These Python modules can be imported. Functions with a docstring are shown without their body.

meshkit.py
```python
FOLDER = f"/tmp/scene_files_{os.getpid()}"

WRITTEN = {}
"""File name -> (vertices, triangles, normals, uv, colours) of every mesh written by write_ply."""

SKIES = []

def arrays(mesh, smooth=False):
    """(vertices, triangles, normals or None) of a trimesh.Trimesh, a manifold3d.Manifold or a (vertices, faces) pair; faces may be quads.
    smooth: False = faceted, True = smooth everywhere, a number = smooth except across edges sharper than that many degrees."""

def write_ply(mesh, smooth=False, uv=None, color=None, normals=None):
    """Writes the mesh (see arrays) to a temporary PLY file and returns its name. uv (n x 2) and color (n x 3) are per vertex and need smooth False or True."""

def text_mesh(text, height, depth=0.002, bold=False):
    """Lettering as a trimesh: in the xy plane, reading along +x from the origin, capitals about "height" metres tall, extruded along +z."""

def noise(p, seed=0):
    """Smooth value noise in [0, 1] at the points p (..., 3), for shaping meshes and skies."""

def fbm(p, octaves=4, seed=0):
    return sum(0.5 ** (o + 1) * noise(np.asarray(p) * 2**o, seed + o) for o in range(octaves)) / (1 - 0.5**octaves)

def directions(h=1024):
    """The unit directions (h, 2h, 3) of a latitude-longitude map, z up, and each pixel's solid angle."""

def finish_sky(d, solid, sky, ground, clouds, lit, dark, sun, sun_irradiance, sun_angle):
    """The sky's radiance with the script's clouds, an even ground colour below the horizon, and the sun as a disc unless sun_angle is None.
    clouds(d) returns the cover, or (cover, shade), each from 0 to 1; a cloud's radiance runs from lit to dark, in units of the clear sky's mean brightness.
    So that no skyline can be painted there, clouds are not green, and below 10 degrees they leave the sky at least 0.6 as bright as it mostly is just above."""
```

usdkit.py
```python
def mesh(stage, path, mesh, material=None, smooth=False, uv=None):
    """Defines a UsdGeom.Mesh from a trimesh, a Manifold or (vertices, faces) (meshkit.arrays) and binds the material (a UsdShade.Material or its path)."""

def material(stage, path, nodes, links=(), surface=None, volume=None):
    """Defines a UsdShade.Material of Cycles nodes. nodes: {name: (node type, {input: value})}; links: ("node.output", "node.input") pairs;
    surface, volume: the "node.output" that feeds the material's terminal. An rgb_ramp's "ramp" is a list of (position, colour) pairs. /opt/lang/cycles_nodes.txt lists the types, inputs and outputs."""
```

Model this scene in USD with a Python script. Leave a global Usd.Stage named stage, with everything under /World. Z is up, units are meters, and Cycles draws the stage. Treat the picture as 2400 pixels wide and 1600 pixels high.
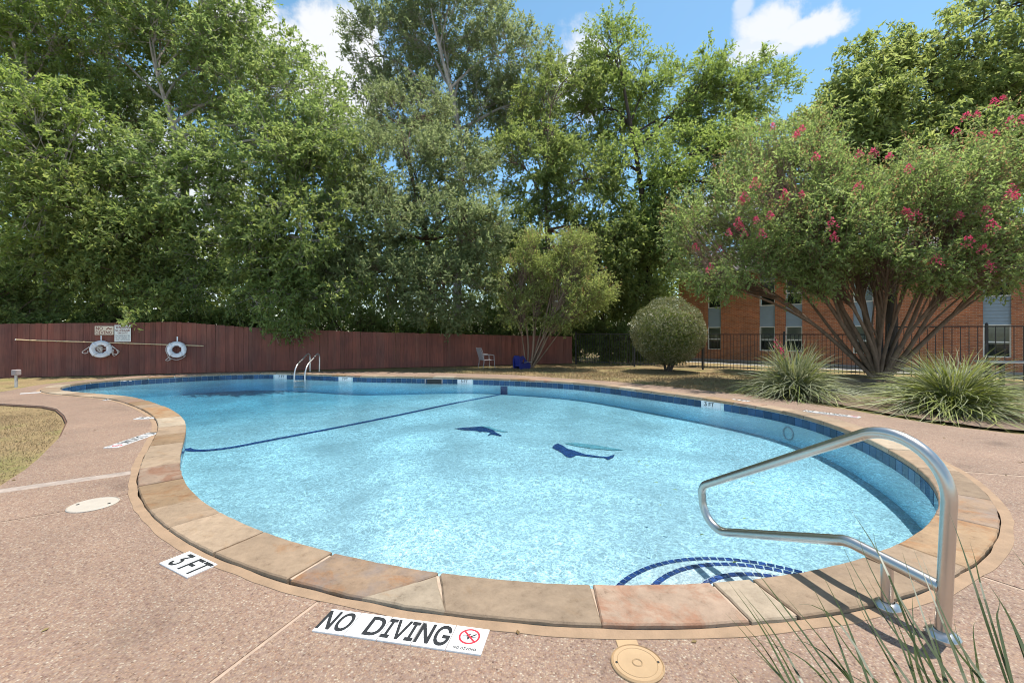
import math, random
import numpy as np, trimesh, usdkit, meshkit
import shapely
from shapely.geometry import Polygon, LineString, Point, MultiPolygon, box as sbox
from shapely import affinity
from scipy.spatial import Delaunay, cKDTree
from scipy.interpolate import splprep, splev
from pxr import Usd, UsdGeom, UsdLux, UsdShade, Sdf, Gf, Vt

stage = Usd.Stage.CreateInMemory()
UsdGeom.SetStageUpAxis(stage, UsdGeom.Tokens.z)
UsdGeom.SetStageMetersPerUnit(stage, 1.0)
UsdGeom.Xform.Define(stage, '/World')
UsdGeom.Scope.Define(stage, '/World/Looks')
rng = np.random.default_rng(11)

# ------------------------------------------------------------------ camera, sky, sun, exposure
H, F, HOR = 1.31, 1020.0, 779.2          # eye height; focal length and horizon row in pixels of a 2400 x 1600 picture
cam = UsdGeom.Camera.Define(stage, '/World/camera')
cam.CreateHorizontalApertureAttr(36.0); cam.CreateVerticalApertureAttr(24.0)
cam.CreateFocalLengthAttr(36.0 * F / 2400)
cam.CreateVerticalApertureOffsetAttr(-36.0 * (800 - HOR) / 2400)
cam.CreateClippingRangeAttr(Gf.Vec2f(0.05, 5000))
cam.AddTranslateOp().Set((0, 0, H)); cam.AddRotateXOp().Set(90)
cam.CreateExposureAttr(0.62)

SUN_AZ, SUN_EL = math.atan2(0.91, 0.41), math.radians(74)
SKY = 0.15
def sky_dir(u, v):
    d = np.array([(u - 1200) / F, 1.0, (HOR - v) / F]); return d / np.linalg.norm(d)
def build_sky():
    n = {'s': ('sky_texture', {'sky_type': 'single_scattering', 'sun_disc': False, 'sun_elevation': SUN_EL, 'sun_rotation': SUN_AZ,
                               'air_density': 1.0, 'aerosol_density': 0.6, 'ozone_density': 2.2}),
         'tc': ('texture_coordinate', {}),
         'sep': ('separate_xyz', {}),
         'hs': ('hsv', {'hue': 0.482, 'saturation': 1.10, 'value': 0.92}),
         'n1': ('noise_texture', {'scale': 9.0, 'detail': 8.0, 'roughness': 0.62, 'distortion': 0.3}),
         'n2': ('noise_texture', {'scale': 1.9, 'detail': 6.0, 'roughness': 0.6}),
         'b': ('background_shader', {'strength': SKY}),
         'low': ('rgb_ramp', {'ramp': [(0.0, (0, 0, 0)), (0.51, (0, 0, 0)), (0.61, (0.8,) * 3), (1, (0.95,) * 3)]}),
         'm': ('mix', {'color2': (4.2, 4.3, 4.45)})}
    l = [('tc.generated', 'sep.vector'), ('tc.generated', 'n1.vector'), ('tc.generated', 'n2.vector'), ('s.color', 'hs.color'), ('n2.fac', 'low.fac')]
    last = None
    blobs = [(800, 150, 0.105, 0.14, 1.0), (775, 75, 0.05, 0.06, 1.0), (830, 190, 0.09, 0.08, 1.0), (570, 55, 0.06, 0.06, 1.0), (590, 120, .06, .08, 1.0),
             (1815, 60, 0.06, 0.042, .95), (1800, 122, 0.075, 0.018, .85), (1885, 72, 0.07, 0.026, .95), (1765, 105, 0.04, 0.02, .8), (1745, 8, 0.02, 0.03, .6),
             (1690, 490, .1, .06, .8), (300, 480, .25, .2, .9), (1350, 180, .1, .08, .8)]
    for i, (u, v, wx, wz, k) in enumerate(blobs):
        d = sky_dir(u, v)
        n[f'd{i}'] = ('vector_math', {'math_type': 'subtract', 'vector2': tuple(d)})
        n[f'q{i}'] = ('vector_math', {'math_type': 'multiply', 'vector2': (1 / wx, 1 / wx, 1 / wz)})
        n[f'l{i}'] = ('vector_math', {'math_type': 'length'})
        n[f'a{i}'] = ('math', {'math_type': 'multiply_add', 'value2': 2.3, 'value3': -1.25})     # noise swing
        n[f'e{i}'] = ('math', {'math_type': 'subtract'})
        n[f'r{i}'] = ('map_range', {'from_min': 0.62, 'from_max': 1.12, 'to_min': k, 'to_max': 0.0, 'clamp': True, 'range_type': 'smoothstep'})
        l += [('tc.generated', f'd{i}.vector1'), (f'd{i}.vector', f'q{i}.vector1'), (f'q{i}.vector', f'l{i}.vector1'), ('n1.fac', f'a{i}.value1'),
              (f'l{i}.value', f'e{i}.value1'), (f'a{i}.value', f'e{i}.value2'), (f'e{i}.value', f'r{i}.value')]
        if last is None: last = f'r{i}.result'
        else:
            n[f'x{i}'] = ('math', {'math_type': 'maximum'})
            l += [(last, f'x{i}.value1'), (f'r{i}.result', f'x{i}.value2')]; last = f'x{i}.value'
    n['up'] = ('map_range', {'from_min': 0.62, 'from_max': 0.85, 'to_min': 0.0, 'to_max': 1.0, 'clamp': True}); n['bk'] = ('map_range', {'from_min': 0.1, 'from_max': -0.25, 'to_min': 0.0, 'to_max': 1.0, 'clamp': True}); n['mk'] = ('math', {'math_type': 'maximum'}); n['lm'] = ('math', {'math_type': 'multiply'}); n['xx'] = ('math', {'math_type': 'maximum'})  # unseen clouds overhead and behind the camera, added for neutral fill light
    l += [('sep.z', 'up.value'), ('sep.y', 'bk.value'), ('up.result', 'mk.value1'), ('bk.result', 'mk.value2'), ('mk.value', 'lm.value1'), ('low.color', 'lm.value2'), ('lm.value', 'xx.value1'), (last, 'xx.value2')]; last = 'xx.value'
    l += [(last, 'm.fac'), ('hs.color', 'm.color1'), ('m.color', 'b.color')]
    return usdkit.material(stage, '/World/Looks/sky', n, l, surface='b.background')
dome = UsdLux.DomeLight.Define(stage, '/World/sky')
UsdShade.MaterialBindingAPI.Apply(dome.GetPrim()).Bind(build_sky())
sun = UsdLux.DistantLight.Define(stage, '/World/sun')
sun.CreateNormalizeAttr(True); sun.CreateIntensityAttr(1.2); sun.CreateAngleAttr(0.5); sun.CreateColorAttr((1.0, 0.96, 0.89))
sd = np.array([math.sin(SUN_AZ) * math.cos(SUN_EL), math.cos(SUN_AZ) * math.cos(SUN_EL), math.sin(SUN_EL)])
q = Gf.Rotation(Gf.Vec3d(0, 0, 1), Gf.Vec3d(*sd))
sun.AddTransformOp().Set(Gf.Matrix4d().SetRotate(q))

# ------------------------------------------------------------------ helpers
used = {}
def numbered(parent, name):
    k = used.get((parent, name), 0); used[(parent, name)] = k + 1
    return f'{parent}/{name}' if k == 0 else f'{parent}/{name}_{k:03d}'
def tag(p, label=None, cat=None, group=None, kind=None):
    p = p.GetPrim() if hasattr(p, 'GetPrim') else p
    for k, v in (('label', label), ('category', cat), ('group', group), ('kind', kind)):
        if v: p.SetCustomDataByKey(k, v)
    return p
def thing(name, loc=(0, 0, 0), rz=0.0, size=None, **kw):
    x = UsdGeom.Xform.Define(stage, numbered('/World', name))
    x.AddTranslateOp().Set(tuple(map(float, loc))); x.AddRotateZOp().Set(math.degrees(rz))
    if size: x.AddScaleOp().Set((size, size, size))
    return tag(x, **kw)
def ppath(parent): return '/World' if parent is None else str(parent.GetPath())
def obj(name, mesh, mat, parent=None, smooth=False, tone=0, **kw):
    if isinstance(mesh, list): mesh = trimesh.util.concatenate([m if isinstance(m, trimesh.Trimesh) else tm(m) for m in mesh])
    m = usdkit.mesh(stage, numbered(ppath(parent), name), mesh, MAT[mat] if isinstance(mat, str) else mat, smooth=smooth)
    if tone:                                                          # a random number for each leaf, tone = vertices in one leaf
        k = len(m.GetPointsAttr().Get()); tv = np.repeat(np.random.default_rng(k).uniform(0, 1, k // tone + 1), tone)[:k]
        UsdGeom.PrimvarsAPI(m).CreatePrimvar('tone', Sdf.ValueTypeNames.FloatArray, 'vertex').Set(Vt.FloatArray.FromNumpy(tv.astype(np.float32)))
    return tag(m, **kw)
def copy(root, loc, rz, **kw):
    name = root.GetName()
    x = UsdGeom.Xform.Define(stage, numbered('/World', name))
    x.GetPrim().GetReferences().AddInternalReference(root.GetPath()); x.GetPrim().SetInstanceable(True)
    for op in x.GetOrderedXformOps():
        if op.GetOpType() == UsdGeom.XformOp.TypeTranslate: op.Set(tuple(map(float, loc)))
        else: op.Set(math.degrees(rz))
    return tag(x, **kw)
def tm(m): return trimesh.Trimesh(np.asarray(m[0], float), tri(m[1]), process=False)
def tri(f):
    f = np.asarray(f, int)
    return np.vstack([f[:, [0, 1, 2]], f[:, [0, 2, 3]]]) if f.shape[1] == 4 else f
def gp(u, v, z=0.0):
    D = F * (H - z) / (v - HOR); return np.array([(u - 1200) / F * D, D, z])
def at(u, v, D): return np.array([(u - 1200) / F * D, D, H + (HOR - v) / F * D])
def bx(x0, x1, y0, y1, z0, z1):
    m = trimesh.creation.box([x1 - x0, y1 - y0, z1 - z0]); m.apply_translation([(x0 + x1) / 2, (y0 + y1) / 2, (z0 + z1) / 2]); return m
def rbox(x0, x1, y0, y1, z0, z1, c=0.004):
    """a box with chamfered edges"""
    import manifold3d as m3
    pts = []
    for dx, dy, dz in ((c, c, 0), (c, 0, c), (0, c, c)):
        for x in (x0 + dx, x1 - dx):
            for y in (y0 + dy, y1 - dy):
                for z in (z0 + dz, z1 - dz): pts.append((x, y, z))
    h = trimesh.convex.convex_hull(np.array(pts)); return h
def tube(pts, r, sides=8, caps=True):
    p = np.asarray(pts, float); n = len(p); r = np.broadcast_to(np.asarray(r, float), (n,))
    t = np.gradient(p, axis=0); t /= np.linalg.norm(t, axis=1, keepdims=True) + 1e-12
    a = np.cross(t[0], [0, 0, 1.0] if abs(t[0][2]) < .9 else [1.0, 0, 0]); a /= np.linalg.norm(a)
    A = [a]
    for i in range(1, n):
        a = a - t[i] * (a @ t[i]); a /= np.linalg.norm(a) + 1e-12; A.append(a)
    A = np.array(A); B = np.cross(t, A); ang = np.arange(sides) * 2 * np.pi / sides
    v = (p[:, None] + r[:, None, None] * (np.cos(ang)[None, :, None] * A[:, None] + np.sin(ang)[None, :, None] * B[:, None])).reshape(-1, 3)
    i, j = np.meshgrid(np.arange(n - 1), np.arange(sides), indexing='ij')
    qd = np.stack([i * sides + j, i * sides + (j + 1) % sides, (i + 1) * sides + (j + 1) % sides, (i + 1) * sides + j], -1).reshape(-1, 4)
    f = np.vstack([qd[:, [0, 1, 2]], qd[:, [0, 2, 3]]])
    if caps:
        k = len(v); v = np.vstack([v, p[:1], p[-1:]]); s = np.arange(sides)
        f = np.vstack([f, np.stack([np.full(sides, k), (s + 1) % sides, s], 1), np.stack([np.full(sides, k + 1), (n - 1) * sides + s, (n - 1) * sides + (s + 1) % sides], 1)])
    return trimesh.Trimesh(v, f, process=False)
def curve(pts, n=40, s=0.0, closed=False):
    p = np.asarray(pts, float)
    if closed: p = np.vstack([p, p[:1]])
    tck, _ = splprep(p.T, s=s, k=min(3, len(p) - 1), per=closed)
    return np.array(splev(np.linspace(0, 1, n, endpoint=not closed), tck)).T
def extr(poly, z0, z1):
    polys = [poly] if isinstance(poly, Polygon) else list(poly.geoms)
    out = []
    for g in polys:
        if g.is_empty or g.area < 1e-7: continue
        m = trimesh.creation.extrude_polygon(g, z1 - z0, engine='earcut'); m.apply_translation([0, 0, z0]); out.append(m)
    return trimesh.util.concatenate(out)
def flat(poly, z):
    polys = [poly] if isinstance(poly, Polygon) else list(poly.geoms)
    out = []
    for g in polys:
        v, f = trimesh.creation.triangulate_polygon(g, engine='earcut'); z_ = z(v) if callable(z) else np.full(len(v), z)
        out.append(trimesh.Trimesh(np.column_stack([v, z_]), f, process=False))
    m = trimesh.util.concatenate(out)
    n = m.face_normals[:, 2]; m.faces[n < 0] = m.faces[n < 0][:, ::-1]
    return m
def bevelled(poly, z0, z1, c=0.008):
    """a slab with a chamfered top edge"""
    inner = poly.buffer(-c, join_style=2)
    if inner.is_empty or not isinstance(inner, Polygon): return extr(poly, z0, z1)
    ring = np.array(poly.exterior.coords)[:-1]
    # project the ring inwards
    cen = np.array([inner.exterior.interpolate(inner.exterior.project(Point(p))).coords[0] for p in ring])
    n = len(ring)
    v = np.vstack([np.column_stack([ring, np.full(n, z0)]), np.column_stack([ring, np.full(n, z1 - c)]), np.column_stack([cen, np.full(n, z1)])])
    i = np.arange(n); j = (i + 1) % n
    ccw = poly.exterior.is_ccw
    f = []
    for a in (0, 1):
        qd = np.stack([a * n + i, a * n + j, (a + 1) * n + j, (a + 1) * n + i], 1)
        f.append(qd if ccw else qd[:, ::-1])
    tv, tf = trimesh.creation.triangulate_polygon(Polygon(cen).buffer(0) if not Polygon(cen).is_valid else Polygon(cen), engine='earcut')
    top = trimesh.Trimesh(np.column_stack([tv, np.full(len(tv), z1)]), tf, process=False)
    nn = top.face_normals[:, 2]; top.faces[nn < 0] = top.faces[nn < 0][:, ::-1]
    return trimesh.util.concatenate([trimesh.Trimesh(v, tri(np.vstack(f)), process=False), top])
def fillmesh(poly, step, zf, keep=None):
    """a triangulated sheet over poly with height zf(x, y)"""
    b = poly.bounds
    gx, gy = np.meshgrid(np.arange(b[0], b[2], step), np.arange(b[1], b[3], step))
    pts = np.column_stack([gx.ravel(), gy.ravel()]); pts += rng.uniform(-.15, .15, pts.shape) * step
    pts = pts[shapely.contains_xy(poly.buffer(-step * .4), pts[:, 0], pts[:, 1])]
    ring = []
    for r in [poly.exterior, *poly.interiors]:
        L = r.length; k = max(8, int(L / step)); ring += [r.interpolate(x).coords[0] for x in np.linspace(0, L, k, endpoint=False)]
    pts = np.vstack([pts, ring]); d = Delaunay(pts).simplices
    c = pts[d].mean(1); d = d[shapely.contains_xy(poly, c[:, 0], c[:, 1])]
    v = np.column_stack([pts, zf(pts[:, 0], pts[:, 1])]); m = trimesh.Trimesh(v, d, process=False)
    n = m.face_normals[:, 2]; m.faces[n < 0] = m.faces[n < 0][:, ::-1]
    return m
def place(m, M): m = m.copy(); m.apply_transform(M); return m
def frame(o, ex, ey, ez):
    M = np.eye(4); M[:3, 0], M[:3, 1], M[:3, 2], M[:3, 3] = ex, ey, ez, o; return M

# ------------------------------------------------------------------ materials
MAT = {}
def mat(name, nodes, links=(), surface='p.BSDF', volume=None):
    MAT[name] = usdkit.material(stage, f'/World/Looks/{name}', nodes, links, surface=surface, volume=volume); return MAT[name]
def plain(name, col, rough=0.5, metal=0.0, var=0.12, scale=6.0, bump=0.0, bscale=60.0, coord='geo.position', spec=0.5, obrand=0.0, detail=5.0, stretch=None):
    """a base colour that wanders by var, with fine relief"""
    c = np.array(col)
    n = {'geo': ('geometry', {}), 'tc': ('texture_coordinate', {}), 'n': ('noise_texture', {'scale': scale, 'detail': detail, 'roughness': 0.6}),
         'r': ('rgb_ramp', {'ramp': [(0.25, tuple(c * (1 - var))), (0.5, tuple(c)), (0.75, tuple(np.minimum(c * (1 + var), .95)))]}),
         'p': ('principled_bsdf', {'roughness': rough, 'metallic': metal, 'specular_ior_level': spec})}
    l = [('n.fac', 'r.fac')]
    src = coord
    if stretch:
        n['mp'] = ('mapping', {'scale': stretch}); l.append((coord, 'mp.vector')); src = 'mp.vector'
    l.append((src, 'n.vector'))
    out = 'r.color'
    if obrand:
        n['oi'] = ('object_info', {}); n['mr'] = ('map_range', {'to_min': 1 - obrand, 'to_max': 1 + obrand}); n['hs'] = ('hsv', {})
        l += [('oi.random', 'mr.value'), ('mr.result', 'hs.value'), (out, 'hs.color')]; out = 'hs.color'
    l.append((out, 'p.base_color'))
    if bump:
        n['bn'] = ('noise_texture', {'scale': bscale, 'detail': 6.0, 'roughness': 0.65}); n['bu'] = ('bump', {'strength': bump, 'distance': 0.01})
        l += [(src, 'bn.vector'), ('bn.fac', 'bu.height'), ('bu.normal', 'p.normal')]
    return mat(name, n, l)
def leafmat(name, c0, c1, c2, rough=0.5, trans=0.55, spec=0.35):
    """leaves: each leaf (mesh island) its own tone, some light through the blade"""
    n = {'geo': ('geometry', {}), 'at': ('attribute', {'attribute': 'tone'}), 'r': ('rgb_ramp', {'ramp': [(0, c0), (0.5, c1), (0.9, c2), (1, tuple(np.array(c2) * 1.15))]}),
         'nz': ('noise_texture', {'scale': 0.9, 'detail': 3.0}), 'mx': ('math', {'math_type': 'multiply_add', 'value2': 0.55}), 'm2': ('math', {'math_type': 'multiply_add', 'value2': 0.7, 'value3': -0.12}),
         'p': ('principled_bsdf', {'roughness': rough, 'specular_ior_level': spec}), 't': ('translucent_bsdf', {}), 'hs': ('hsv', {'saturation': 1.1, 'value': 1.7, 'hue': 0.487}),
         'm': ('mix_closure', {'fac': trans})}
    l = [('geo.position', 'nz.vector'), ('at.fac', 'mx.value1'), ('nz.fac', 'm2.value1'), ('m2.value', 'mx.value3'), ('mx.value', 'r.fac'),
         ('r.color', 'p.base_color'), ('r.color', 'hs.color'), ('hs.color', 't.color'), ('p.BSDF', 'm.closure1'), ('t.BSDF', 'm.closure2')]
    return mat(name, n, l, surface='m.closure')

# exposed aggregate deck: pebbles of many colours in a pinkish binder
mat('aggregate', {
    'geo': ('geometry', {}),
    'v': ('voronoi_texture', {'scale': 118.0, 'feature': 'f1', 'randomness': 1.0}),
    'v2': ('voronoi_texture', {'scale': 66.0, 'feature': 'f1', 'randomness': 1.0}),
    'sep': ('separate_color', {}), 'sep2': ('separate_color', {}),
    'r': ('rgb_ramp', {'ramp': [(0, (0.074, 0.041, 0.028)), (.14, (0.144, 0.082, 0.055)), (.34, (0.243, 0.158, 0.104)), (.58, (0.302, 0.209, 0.141)), (.80, (0.213, 0.112, 0.067)), (.92, (0.327, 0.250, 0.180)), (1, (0.436, 0.383, 0.294))]}),
    'r2': ('rgb_ramp', {'ramp': [(0, (0.059, 0.037, 0.028)), (.2, (0.247, 0.153, 0.104)), (.7, (0.297, 0.209, 0.142)), (1, (0.396, 0.326, 0.247))]}),
    'big': ('noise_texture', {'scale': 1.1, 'detail': 5.0, 'roughness': 0.6}), 'br': ('rgb_ramp', {'ramp': [(0.30, (.62, .61, .61)), (0.42, (.92, .92, .92)), (0.6, (1.04, 1.03, 1.02)), (0.75, (1.16, 1.14, 1.12))]}),
    'mm': ('mix', {'fac': 0.3}), 'mul': ('mix', {'mix_type': 'multiply', 'fac': 1.0}),
    'binder': ('mix', {'color2': (0.202, 0.134, 0.108)}), 'edge': ('map_range', {'from_min': 0.35, 'from_max': 0.62, 'to_min': 0.0, 'to_max': 0.65, 'clamp': True}),
    'inv': ('math', {'math_type': 'subtract', 'value1': 1.0}), 'bu': ('bump', {'strength': 0.55, 'distance': 0.004}),
    'p': ('principled_bsdf', {'roughness': 0.75, 'specular_ior_level': 0.35})},
    [('geo.position', 'v.vector'), ('geo.position', 'v2.vector'), ('geo.position', 'big.vector'), ('v.color', 'sep.color'), ('v2.color', 'sep2.color'), ('sep.r', 'r.fac'), ('sep2.g', 'r2.fac'),
     ('r.color', 'mm.color1'), ('r2.color', 'mm.color2'), ('v.distance', 'edge.value'), ('edge.result', 'binder.fac'), ('mm.color', 'binder.color1'),
     ('big.fac', 'br.fac'), ('binder.color', 'mul.color1'), ('br.color', 'mul.color2'), ('mul.color', 'p.base_color'), ('v.distance', 'inv.value2'), ('inv.value', 'bu.height'), ('bu.normal', 'p.normal')])
def sandstone(name, base, stain, amount, grey=0.0, seed=0.0):
    b = np.array(base) * .56; stain = tuple(np.array(stain) * .60)
    mat(name, {
        'tc': ('geometry', {}), 'mp': ('mapping', {'location': (seed, seed * 1.7, 0), 'scale': (1, 1, 1)}),
        'n1': ('noise_texture', {'scale': 2.2, 'detail': 7.0, 'roughness': 0.6, 'distortion': 1.2}),
        'n2': ('noise_texture', {'scale': 15.0, 'detail': 10.0, 'roughness': 0.78}),
        'n3': ('noise_texture', {'scale': 3.2, 'detail': 9.0, 'roughness': 0.70, 'distortion': 0.9}),
        'n4': ('noise_texture', {'scale': 5.0, 'detail': 9.0, 'roughness': 0.7}),
        'r1': ('rgb_ramp', {'ramp': [(.25, tuple(b * .80)), (.5, tuple(b)), (.75, tuple(np.minimum(b * 1.2, .8)))]}),
        's': ('rgb_ramp', {'ramp': [(0, (0, 0, 0)), (.62 - .22 * amount, (0, 0, 0)), (.74 - .2 * amount, (.85,) * 3), (1, (1, 1, 1))]}),
        'g': ('rgb_ramp', {'ramp': [(0, (0, 0, 0)), (.60 - .2 * grey, (0, 0, 0)), (.80 - .15 * grey, (.8 * min(1, grey * 2 + .15),) * 3)]}),
        'm1': ('mix', {'color2': stain}), 'm2': ('mix', {'color2': (.20, .165, .15)}), 'm3': ('mix', {'mix_type': 'multiply', 'fac': 0.95}),
        'r2': ('rgb_ramp', {'ramp': [(.30, (.50, .46, .43)), (.42, (.86, .85, .84)), (.55, (1, 1, 1)), (.72, (1.14, 1.13, 1.12))]}), 'oi': ('object_info', {}), 'mr': ('map_range', {'to_min': 0.72, 'to_max': 1.12}), 'hs': ('hsv', {}),
        'bu': ('bump', {'strength': 0.6, 'distance': 0.008}), 'p': ('principled_bsdf', {'roughness': 0.72, 'specular_ior_level': 0.3})},
        [('tc.position', 'mp.vector')] + [('mp.vector', f'n{i}.vector') for i in (1, 2, 3, 4)] +
        [('n1.fac', 'r1.fac'), ('n3.fac', 's.fac'), ('n4.fac', 'g.fac'), ('s.color', 'm1.fac'), ('r1.color', 'm1.color1'), ('g.color', 'm2.fac'), ('m1.color', 'm2.color1'),
         ('n2.fac', 'r2.fac'), ('m2.color', 'm3.color1'), ('r2.color', 'm3.color2'), ('oi.random', 'mr.value'), ('mr.result', 'hs.value'), ('m3.color', 'hs.color'), ('hs.color', 'p.base_color'),
         ('n2.fac', 'bu.height'), ('bu.normal', 'p.normal')])
sandstone('stone_tan', (.50, .355, .235), (.46, .27, .145), 0.25, 0.05, 1.3)
sandstone('stone_sand', (.53, .385, .26), (.48, .32, .19), 0.2, 0.0, 5.1)
sandstone('stone_pale', (.58, .46, .33), (.50, .33, .20), 0.2, 0.0, 9.4)
sandstone('stone_rust', (.54, .38, .27), (.42, .21, .125), 0.8, 0.0, 13.7)
sandstone('stone_grey', (.46, .31, .20), (.47, .22, .09), 0.5, 0.75, 17.2)
sandstone('stone_striped', (.50, .33, .19), (.42, .21, .09), 0.6, 0.1, 21.9)
plain('mortar', (.40, .30, .22), 0.85, var=0.25, scale=14, bump=0.6, bscale=70)
plain('grout_band', (.275, .18, .11), 0.85, var=0.18, scale=9, bump=0.5, bscale=60)
plain('joint_caulk', (.36, .26, .19), 0.8, var=0.2, scale=20)
plain('joint_chalk', (.30, .24, .20), 0.9, var=0.35, scale=9, bump=0.4)
plain('plaster', (.35, .375, .385), 0.6, var=0.05, scale=3.0, bump=0.1, bscale=40)
plain('plaster_wall_lifted', (.60, .74, .74), 0.6, var=0.05, scale=3.0)  # paler than the floor plaster, to lift the underwater shade on the walls
plain('blue_tile', (.020, .050, .105), 0.12, var=0.35, scale=3.0, obrand=0.45)
plain('grout_white', (.50, .58, .57), 0.8, var=0.25, scale=12)
plain('mosaic_blue', (.014, .034, .13), 0.2, var=0.4, scale=40, obrand=0.3)
plain('mosaic_pale', (.16, .28, .31), 0.3, var=0.3, scale=30)
plain('white_tile', (.62, .61, .60), 0.28, var=0.05, scale=18)
plain('ink', (.022, .022, .024), 0.4, var=0.2)
plain('red_ink', (.52, .03, .045), 0.4, var=0.1)
plain('dark_red_ink', (.17, .035, .025), 0.5, var=0.1)
plain('grey_ink', (.12, .12, .15), 0.5, var=0.2)
plain('steel', (.56, .52, .475), 0.3, metal=1.0, var=0.06, scale=4, bump=0.04, bscale=30)
plain('steel_dull', (.70, .66, .64), 0.32, metal=0.85, var=0.08, scale=5)
plain('zinc', (.55, .55, .56), 0.45, metal=0.8, var=0.2, scale=12)
plain('lid_white', (.40, .35, .29), 0.55, var=0.08, scale=9, bump=0.1)
plain('lid_tan', (.36, .24, .13), 0.5, var=0.12, scale=7, bump=0.1)
plain('black_hole', (.012, .012, .012), 0.7, var=0.1)
plain('ring_white', (.70, .70, .74), 0.5, var=0.06, scale=8)
plain('rope', (.62, .56, .52), 0.9, var=0.15, scale=60)
plain('pole_tan', (.62, .46, .28), 0.4, var=0.1)
plain('sign_cream', (.62, .50, .38), 0.5, var=0.06)
plain('sign_white', (.66, .64, .60), 0.5, var=0.05)
plain('iron_black', (.022, .018, .018), 0.5, var=0.3, scale=9)
plain('chair_mesh', (.30, .26, .27), 0.7, var=0.1, scale=20, bump=0.3, bscale=200)
plain('chair_frame', (.36, .33, .32), 0.4, var=0.1)
plain('blue_plastic', (.016, .024, .16), 0.38, var=0.15, scale=6)
plain('bench_wood', (.42, .36, .31), 0.7, var=0.2, scale=10, stretch=(1, 8, 8))
def fencemat(name, col):
    c = np.array(col)
    mat(name, {'geo': ('geometry', {}), 'mp': ('mapping', {'scale': (14.0, 14.0, 0.8)}), 'n': ('noise_texture', {'scale': 2.0, 'detail': 6.0, 'roughness': 0.65}),
               'b': ('noise_texture', {'scale': 1.3, 'detail': 4.0}), 'oi': ('object_info', {}), 'r': ('rgb_ramp', {'ramp': [(.2, tuple(c * .6)), (.5, tuple(c)), (.8, tuple(c * 1.35))]}),
               'mr': ('map_range', {'to_min': 0.86, 'to_max': 1.14}), 'rb': ('rgb_ramp', {'ramp': [(.3, (.75, .78, .85)), (.65, (1.15, 1.05, 1.0))]}), 'mu': ('mix', {'mix_type': 'multiply', 'fac': 1.0}), 'hs': ('hsv', {}),
               'bu': ('bump', {'strength': 0.4, 'distance': 0.008}), 'p': ('principled_bsdf', {'roughness': 0.75, 'specular_ior_level': 0.25})},
        [('geo.position', 'mp.vector'), ('mp.vector', 'n.vector'), ('geo.position', 'b.vector'), ('n.fac', 'r.fac'), ('b.fac', 'rb.fac'), ('r.color', 'mu.color1'), ('rb.color', 'mu.color2'),
         ('oi.random', 'mr.value'), ('mr.result', 'hs.value'), ('mu.color', 'hs.color'), ('hs.color', 'p.base_color'), ('n.fac', 'bu.height'), ('bu.normal', 'p.normal')])
fencemat('picket_red', (.165, .060, .044)); fencemat('picket_brown', (.158, .064, .047)); fencemat('picket_dark', (.148, .056, .042))
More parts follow.
